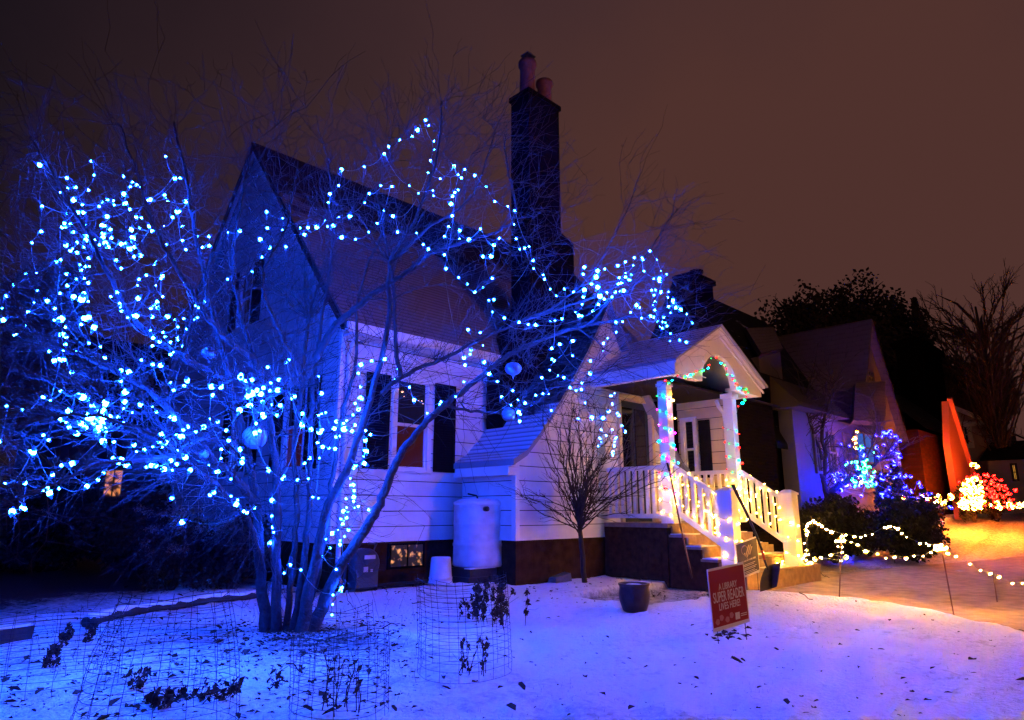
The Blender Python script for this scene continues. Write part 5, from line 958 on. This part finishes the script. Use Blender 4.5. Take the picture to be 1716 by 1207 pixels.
n4 = house_box('far_house', 52, 62, e4.y, 2 * a4.y - e4.y, e4.z - .2, 'grey gabled house with white framed window at far right', M['fargrey'], M['roof_dark'], 'x', a4.z - e4.z, .5)
face_window(n4, 1610, 1624, 714, 744, 0, 52, M['glass'], .28, M['trim'])
m = MB(); m.beam(a4 + Vector((-.5, 0, 0)), e4 + Vector((-.5, 0, 0)), .12, .3); m.beam(e4 + Vector((-.45, 1.2, -.2)), e4 + Vector((-.45, -1.2, -.05)), .12, .25); m.build('rake_board', M['trim'], n4)
e5 = onax(1652, 760, 0, 48); n5 = house_box('far_house', 48, 56, -1, e5.y, e5.z - .4, 'low dark garage with a yellow window at the right edge', M['fargrey'], M['roof_dark'], 'y', 1.2, .3)
face_window(n5, 1697, 1704, 780, 803, 0, 48, WINYEL, .12)

# hedges and the small tree in front of them
bush('hedge', 1532, 948, 838, 185, 17.5, 'large rounded clipped hedge beside the walkway', 9000, .06, depth=.7, clumps=60, cat='hedge', grp='hedges along the walkway')
bush('hedge', 1402, 948, 836, 170, 16.6, 'looser dark hedge between newel post and rounded hedge', 10000, .06, depth=.8, clumps=40, cat='hedge', grp='hedges along the walkway')
b0 = ondepthz(1382, 880, 18.5); ft = empty('bare_tree', b0, 'small bare tree with forked trunk before the blue lit house', 'tree'); Dn = 18.5
m = MB(); L2 = [([(1380, 880, Dn), (1382, 835, Dn), (1376, 800, Dn), (1355, 775, Dn), (1338, 745, Dn), (1330, 700, Dn)], .15, .02), ([(1378, 815, Dn), (1383, 770, Dn), (1378, 720, Dn), (1390, 670, Dn), (1400, 640, Dn)], .08, .015), ([(1384, 835, Dn), (1410, 812, Dn), (1440, 795, Dn), (1470, 775, Dn), (1500, 765, Dn)], .1, .015), ([(1378, 770, Dn), (1360, 720, Dn), (1350, 670, Dn), (1365, 620, Dn)], .05, .01), ([(1440, 795, Dn), (1460, 750, Dn), (1470, 700, Dn)], .04, .01)]
nn = []
for pl, r0, r1 in L2: q = smooth(px(pl), 5, .03); m.tube(q, [r0 + (r1 - r0) * i / len(q) for i in range(len(q))], 7); nn += q[4:]
m.build('trunk', M['dark'], ft); m = MB()
for _ in range(260): p = rt.choice(nn); d = Vector((rt.gauss(0, .6), rt.gauss(0, .6), rt.gauss(.5, .5))).normalized() * rt.uniform(.4, 1.3); q = grow(m, p, p + d, .014, .004, .12, 0, 3); w_ = rt.choice(q); grow(m, w_, w_ + d * .4 + Vector((rt.gauss(0, .2), rt.gauss(0, .2), rt.gauss(0, .2))), .007, .003, .1, 0, 3)
m.build('branches', M['dark'], ft)

# ---------------------------------------------------------------- coloured and warm strings
down = lambda p: Vector((random.uniform(-.5, .5), random.uniform(-.7, 0), -1))
MC = ['red', 'green', 'cyan', 'red', 'green', 'red', 'cyan', 'green']
gp_ = [(1115, 637), (1120, 641), (1126, 637), (1135, 629), (1147, 630), (1152, 627), (1157, 627), (1162, 626), (1166, 621), (1177, 619), (1186, 616), (1188, 611), (1191, 600), (1200, 598), (1208, 608), (1214, 611), (1217, 617), (1218, 627), (1227, 629), (1227, 634), (1231, 637), (1232, 642), (1239, 650), (1249, 651), (1248, 656), (1254, 657)]
string('light_string', 'red and green light string following the arched porch gable', [onax(x, y, 1, 6.31) for x, y in gp_], MC, 'coloured strings on the porch', r=.019, l=.046, aim=down, wr=.007, cab=mat('green_cable', (.02, .09, .03), .7))
def wrap(cx_, cy_, h, z0, z1, turns, n):
    o = []
    for i in range(n):
        t_ = i / n; a = t_ * turns * 2 * pi; k = h / max(abs(cos(a)), abs(sin(a))); o.append(Vector((cx_ + cos(a) * k, cy_ + sin(a) * k, z0 + (z1 - z0) * t_)))
    return o
string('light_string', 'multicoloured light string wound around the left porch post', wrap(10.96, 6.86, .135, 3.55, 1.5, 7, 52), ['red', 'cyan', 'pink', 'green', 'cyan', 'pink', 'warm', 'green'], 'coloured strings on the porch', r=.017, l=.045, maxgap=.6, sag=0)
string('light_string', 'red and green light string wound around the right porch post', [onax(x, y, 1, 6.5) for x, y in ((1250, 664), (1249, 669), (1244, 676), (1238, 680))] + wrap(13.27, 6.7, .135, 3.1, 1.6, 5, 30), ['red', 'green', 'cyan', 'red', 'warm', 'green'], 'coloured strings on the porch', r=.017, l=.045, maxgap=.6, sag=0)
def railstring(label, a, b_, n, seed, extra=[]):
    r_ = random.Random(seed); pts = []
    for i in range(n):
        t_ = i / (n - 1); p = a.lerp(b_, t_); p = p + Vector((r_.choice((-.07, .07)), 0, [0.02, -.25, -.5, -.68, -.4, -.12][i % 6] + r_.uniform(-.05, .05))); pts.append(p)
    string('light_string', label, pts + extra, 'warm', 'warm white strings on the stairs', r=.012, l=.036, maxgap=.7, sag=.1)
RW = random.Random(8)
railstring('warm light string woven through the left stair railing', Vector((11.0, 6.74, 2.06)), Vector((11.0, 5.86, 1.5)), 34, 1, wrap(11.0, 5.72, .155, 1.3, .3, 3, 16))
railstring('warm light string woven through the right stair railing', Vector((13.3, 6.56, 2.06)), Vector((13.32, 5.76, 1.5)), 34, 2, wrap(13.3, 5.62, .155, 1.2, .3, 3, 16))
string('light_string', 'warm light string bunched at the foot of the right porch post', wrap(13.27, 6.7, .15, 1.95, 1.05, 6, 34), 'warm', 'warm white strings on the stairs', r=.012, l=.036, maxgap=.7)
string('light_string', 'warm light string wound low around the left porch post', wrap(10.96, 6.86, .15, 1.95, 1.1, 4, 20), 'warm', 'warm white strings on the stairs', r=.012, l=.036, maxgap=.7)
string('light_string', 'warm light string lying across the stair treads', [Vector((x, y, z)) for x, y, z in ((11.9, 6.7, .9), (12.1, 6.6, .86), (12.3, 6.35, .66), (12.6, 6.3, .66), (12.75, 6.1, .46), (12.95, 6.05, .46), (13.1, 5.85, .26), (13.25, 5.8, .26), (13.4, 5.6, .26), (13.5, 5.45, .25), (13.65, 5.5, .25), (13.8, 5.5, .25), (13.95, 5.55, .24), (14.05, 5.5, .05), (14.2, 5.6, -.05))], 'warm', 'warm white strings on the stairs', r=.016, l=.04, maxgap=.9)
# garlands on stakes along the walkway
def D_(x, y, z=0): return (onz(x, y, z) - EYEP).dot(FWD)
stk = {}
for nm, (xb, yb, xt, yt, lab) in dict(a=(1356, 945, 1357, 874, 'short stake beside the right newel post'), b=(1405, 1001, 1410, 905, 'thin stake at the lawn edge right of the shovel'), c=(1499, 940, 1495, 880, 'thin stake before the rounded hedge'), d=(1599, 1031, 1577, 915, 'leaning stake carrying lights farther right on the lawn edge'), e=(1670, 1002, 1664, 962, 'low stake towards the right edge of the walkway')).items():
    g_ = onz(xb, yb, -.05); Dp = (g_ - EYEP).dot(FWD); t_ = at(xt, yt, Dp); stk[nm] = Dp; o = empty('light_stake', g_, lab, 'stake', 'stakes holding the walkway lights'); m = MB(); m.tube([g_ - Vector((0, 0, .1)), t_], .008, 6, True); m.build('rod', M['rust'], o); m = MB(); m.tube([t_ - Vector((0, 0, .02)), t_ + Vector((.02, 0, .01)), t_ + Vector((.03, 0, .03))], .006, 5); m.build('hook', M['rust'], o)
def gar(pts, n, jit=.012):
    q = resample(smooth([at(*p) for p in pts], 6, 0), n); return [p + Vector((random.gauss(0, jit), random.gauss(0, jit), random.gauss(0, jit))) for p in q]
dd = stk
g1 = gar([(1350, 880, 12.5), (1357, 874, dd['a']), (1363, 872, dd['a']), (1385, 886, 11.5), (1410, 896, dd['b']), (1425, 899, dd['b'] + .4), (1455, 897, 12.8), (1475, 892, 13.6), (1484, 884, 14), (1495, 881, dd['c']), (1508, 890, 13.5), (1525, 903, 12.2), (1548, 909, 11), (1577, 915, dd['d'])], 36)
string('light_string', 'upper garland of warm bulbs looping over the stakes before the hedge', g1, 'pathwarm', 'warm garlands along the walkway', r=.018, l=.042, aim=down, sag=0)
g2 = gar([(1410, 903, dd['b']), (1432, 910, dd['b'] - .1), (1447, 920, 10), (1470, 928, 9.9), (1497, 934, 9.8), (1520, 933, 9.7), (1550, 928, 9.5), (1568, 918, 9.3), (1577, 914, dd['d'])], 21)
string('light_string', 'lower garland of warm bulbs sagging between the two lawn edge stakes', g2, 'pathwarm', 'warm garlands along the walkway', r=.018, l=.042, aim=down, sag=0)
g3 = gar([(1577, 914, dd['d']), (1592, 927, 8.8), (1612, 940, 8.8), (1635, 954, 8.7), (1664, 962, 8.7), (1690, 974, 8.6), (1712, 979, 8.6), (1750, 985, 8.6)], 14, .015)
string('light_string', 'garland of warm bulbs running from the leaning stake to the right edge', g3, 'pathwarm', 'warm garlands along the walkway', r=.018, l=.042, aim=down, sag=0)
g4 = [at(x, y, 10.4) for x, y in ((1405, 904), (1413, 902), (1401, 907), (1403, 917), (1410, 916), (1411, 925), (1391, 929), (1416, 933), (1409, 939), (1376, 934), (1367, 936), (1354, 929), (1353, 892), (1352, 895), (1348, 888), (1350, 898), (1352, 921), (1351, 931), (1352, 940))]
string('light_string', 'tangle of warm bulbs hanging down the stake beside the newel post', g4, 'pathwarm', 'warm garlands along the walkway', r=.018, l=.04, sag=.02)
# blue icicle lights by the porch window
ic = [(1024, 661), (1030, 659), (1028, 677), (1035, 695), (1038, 697), (1042, 713), (1049, 724), (1019, 687), (1009, 719), (1007, 733), (1008, 739), (1001, 748), (1026, 720), (1030, 740), (1031, 747), (1026, 758), (1025, 762), (1033, 692), (1014, 731), (1031, 733)]
string('light_string', 'blue icicle lights dangling beside the porch window', [at(x, y, 9.6) for x, y in ic], 'ice', r=.015, l=.04, maxgap=.5)
string('light_string', 'tiny warm bulbs showing in the upper sash of the shuttered window', [onax(x, y, 1, 9.79) for x, y in ((668, 653), (674, 655), (678, 664), (689, 661), (701, 672), (707, 672), (709, 676))], 'tiny', r=.014, l=.03, wire=False)
# neighbours' lights
rn = random.Random(21)
def cloud(cx_, cy_, sx_, sy, D0, n, dj=.3): return [at(rn.gauss(cx_, sx_), rn.gauss(cy_, sy), D0 + rn.uniform(-dj, dj)) for _ in range(n)]
DF = (onax(1430, 780, 1, FV) - EYEP).dot(FWD) - 1.0
def gbush(name, cx_, ytop, xw, D, label, mt='evergreen', n=2500): return bush(name, cx_, 862, ytop, xw, D, label, n, .07, mt, 'shrubs before the lit houses', .9, 20)
fb1 = [(1480, 722), (1486, 724), (1491, 722), (1495, 727), (1500, 729), (1505, 733), (1508, 738), (1493, 732), (1484, 730), (1476, 731), (1468, 730), (1503, 744), (1498, 752), (1506, 757), (1500, 760), (1494, 756), (1510, 764), (1468, 750), (1486, 768), (1476, 763), (1501, 772), (1507, 776), (1499, 782), (1504, 768), (1484, 784), (1494, 790), (1487, 796), (1480, 800), (1472, 765)]
fb2 = [(1399, 797), (1405, 793), (1404, 800), (1397, 803), (1401, 808), (1409, 796), (1419, 796), (1413, 806), (1396, 795), (1420, 817), (1428, 813), (1412, 821), (1444, 830), (1455, 795), (1448, 797), (1466, 797), (1475, 795), (1502, 797), (1510, 799), (1515, 801), (1520, 797), (1527, 797), (1496, 800), (1507, 794), (1518, 816), (1525, 822), (1512, 820), (1530, 826), (1537, 808), (1545, 815), (1549, 823), (1556, 826), (1546, 830), (1552, 835), (1478, 825), (1484, 823), (1490, 820), (1492, 827), (1485, 831), (1479, 833), (1494, 833), (1526, 832), (1540, 836), (1590, 851), (1596, 853), (1557, 847), (1461, 808), (1470, 812), (1433, 799)]
gbush('far_bush', 1500, 715, 70, DF + .3, 'tall conical bush strung with blue lights by the far house')
string('light_string', 'blue light string climbing the tall bush at the far house corner', [at(x, y, DF - .9 + rn.uniform(-.2, .2)) for x, y in fb1], 'farblue', 'blue strings at the neighbouring house', r=.04, l=.085, maxgap=3, wr=.006)
gbush('far_bush', 1450, 790, 120, DF + .2, 'low bushes strung with blue lights under the far windows'); gbush('far_bush', 1540, 795, 60, DF, 'low end bush with blue and warm lights')
string('light_string', 'blue light string spread over the low bushes under the far windows', [at(x, y, DF - 1.2 + rn.uniform(-.2, .2)) for x, y in fb2], 'farblue', 'blue strings at the neighbouring house', r=.036, l=.08, maxgap=3, wr=.006)
string('light_string', 'green lights on a small bush before the blue lit house', [at(x, y, DF - 1.4) for x, y in ((1450, 770), (1451, 776), (1449, 783), (1456, 782), (1453, 790), (1447, 793), (1463, 789), (1450, 801), (1457, 803), (1463, 798), (1452, 808), (1460, 812), (1465, 815), (1455, 818), (1449, 806), (1444, 797))], 'fargreen', r=.045, l=.09, maxgap=3, wr=.006)
string('light_string', 'second green and cyan string scattered left of the green bush', [at(rn.gauss(1440, 16), rn.uniform(745, 822), DF - 1.3 + rn.uniform(-.2, .2)) for _ in range(34)], ['fargreen', 'farblue', 'fargreen', 'farblue', 'farblue'], 'blue strings at the neighbouring house', r=.034, l=.075, wire=False)
string('light_string', 'white icicle lights hanging at the far porch corner', [at(x, y, DF - .6) for x, y in ((1431, 733), (1434, 735), (1433, 742), (1432, 748), (1434, 752), (1436, 722), (1437, 785), (1440, 800), (1442, 810))], 'farwarm', r=.035, l=.07, maxgap=3)
gw = [(1516, 833), (1544, 830), (1548, 835), (1553, 837), (1560, 833), (1568, 832), (1572, 829), (1575, 836), (1570, 840), (1580, 842), (1584, 840), (1590, 834), (1595, 832), (1599, 835), (1567, 843)]
string('light_string', 'warm light string along the ground past the rounded hedge', [at(x, y, DF - 1.5) for x, y in gw], 'farwarm', r=.05, l=.1, maxgap=3, wr=.006)
DR = DF + 6; gbush('far_bush', 1632, 800, 60, DR, 'bush smothered in warm white lights below the orange gable', n=3000); gbush('far_bush', 1668, 800, 60, DR + .5, 'rounded bush covered with a net of red lights', n=3000)
string('light_string', 'dense warm white lights smothering the far bush', [at(1630 + 17 * (rn.random() * 2 - 1), 800 + 52 * rn.random() ** .8, DR - 1.5 + rn.uniform(-.4, .4)) for _ in range(98)], 'farwarm', 'lights on the far bushes', r=.05, l=.11, wire=False)
string('light_string', 'second dense warm string at the foot of the glowing far bush', [at(rn.uniform(1606, 1650), rn.uniform(838, 855), DR - 1.6 + rn.uniform(-.3, .3)) for _ in range(40)] + [at(rn.uniform(1650, 1716), rn.uniform(843, 852), DR - 1.4) for _ in range(26)], 'farwarm', 'lights on the far bushes', r=.045, l=.1, wire=False)
rr_ = []
while len(rr_) < 98:
    x, y = rn.uniform(1603, 1702), rn.uniform(788, 850)
    if y > 790 + ((x - 1645) / 58) ** 2 * 34 and not (1616 < x < 1646 and y > 802) : rr_.append(at(x, y, DR - 1.2 + rn.uniform(-.3, .3)))
string('light_string', 'net of red lights draped over the rounded far bush', rr_, 'farred', 'lights on the far bushes', r=.042, l=.09, wire=False)
string('light_string', 'pair of lamps glowing on the wall above the red lit bush', [at(x, y, DR) for x, y in ((1627, 778), (1632, 779), (1636, 781))], 'farwarm', r=.07, l=.14, wire=False)
print('BULBS', NB[0])
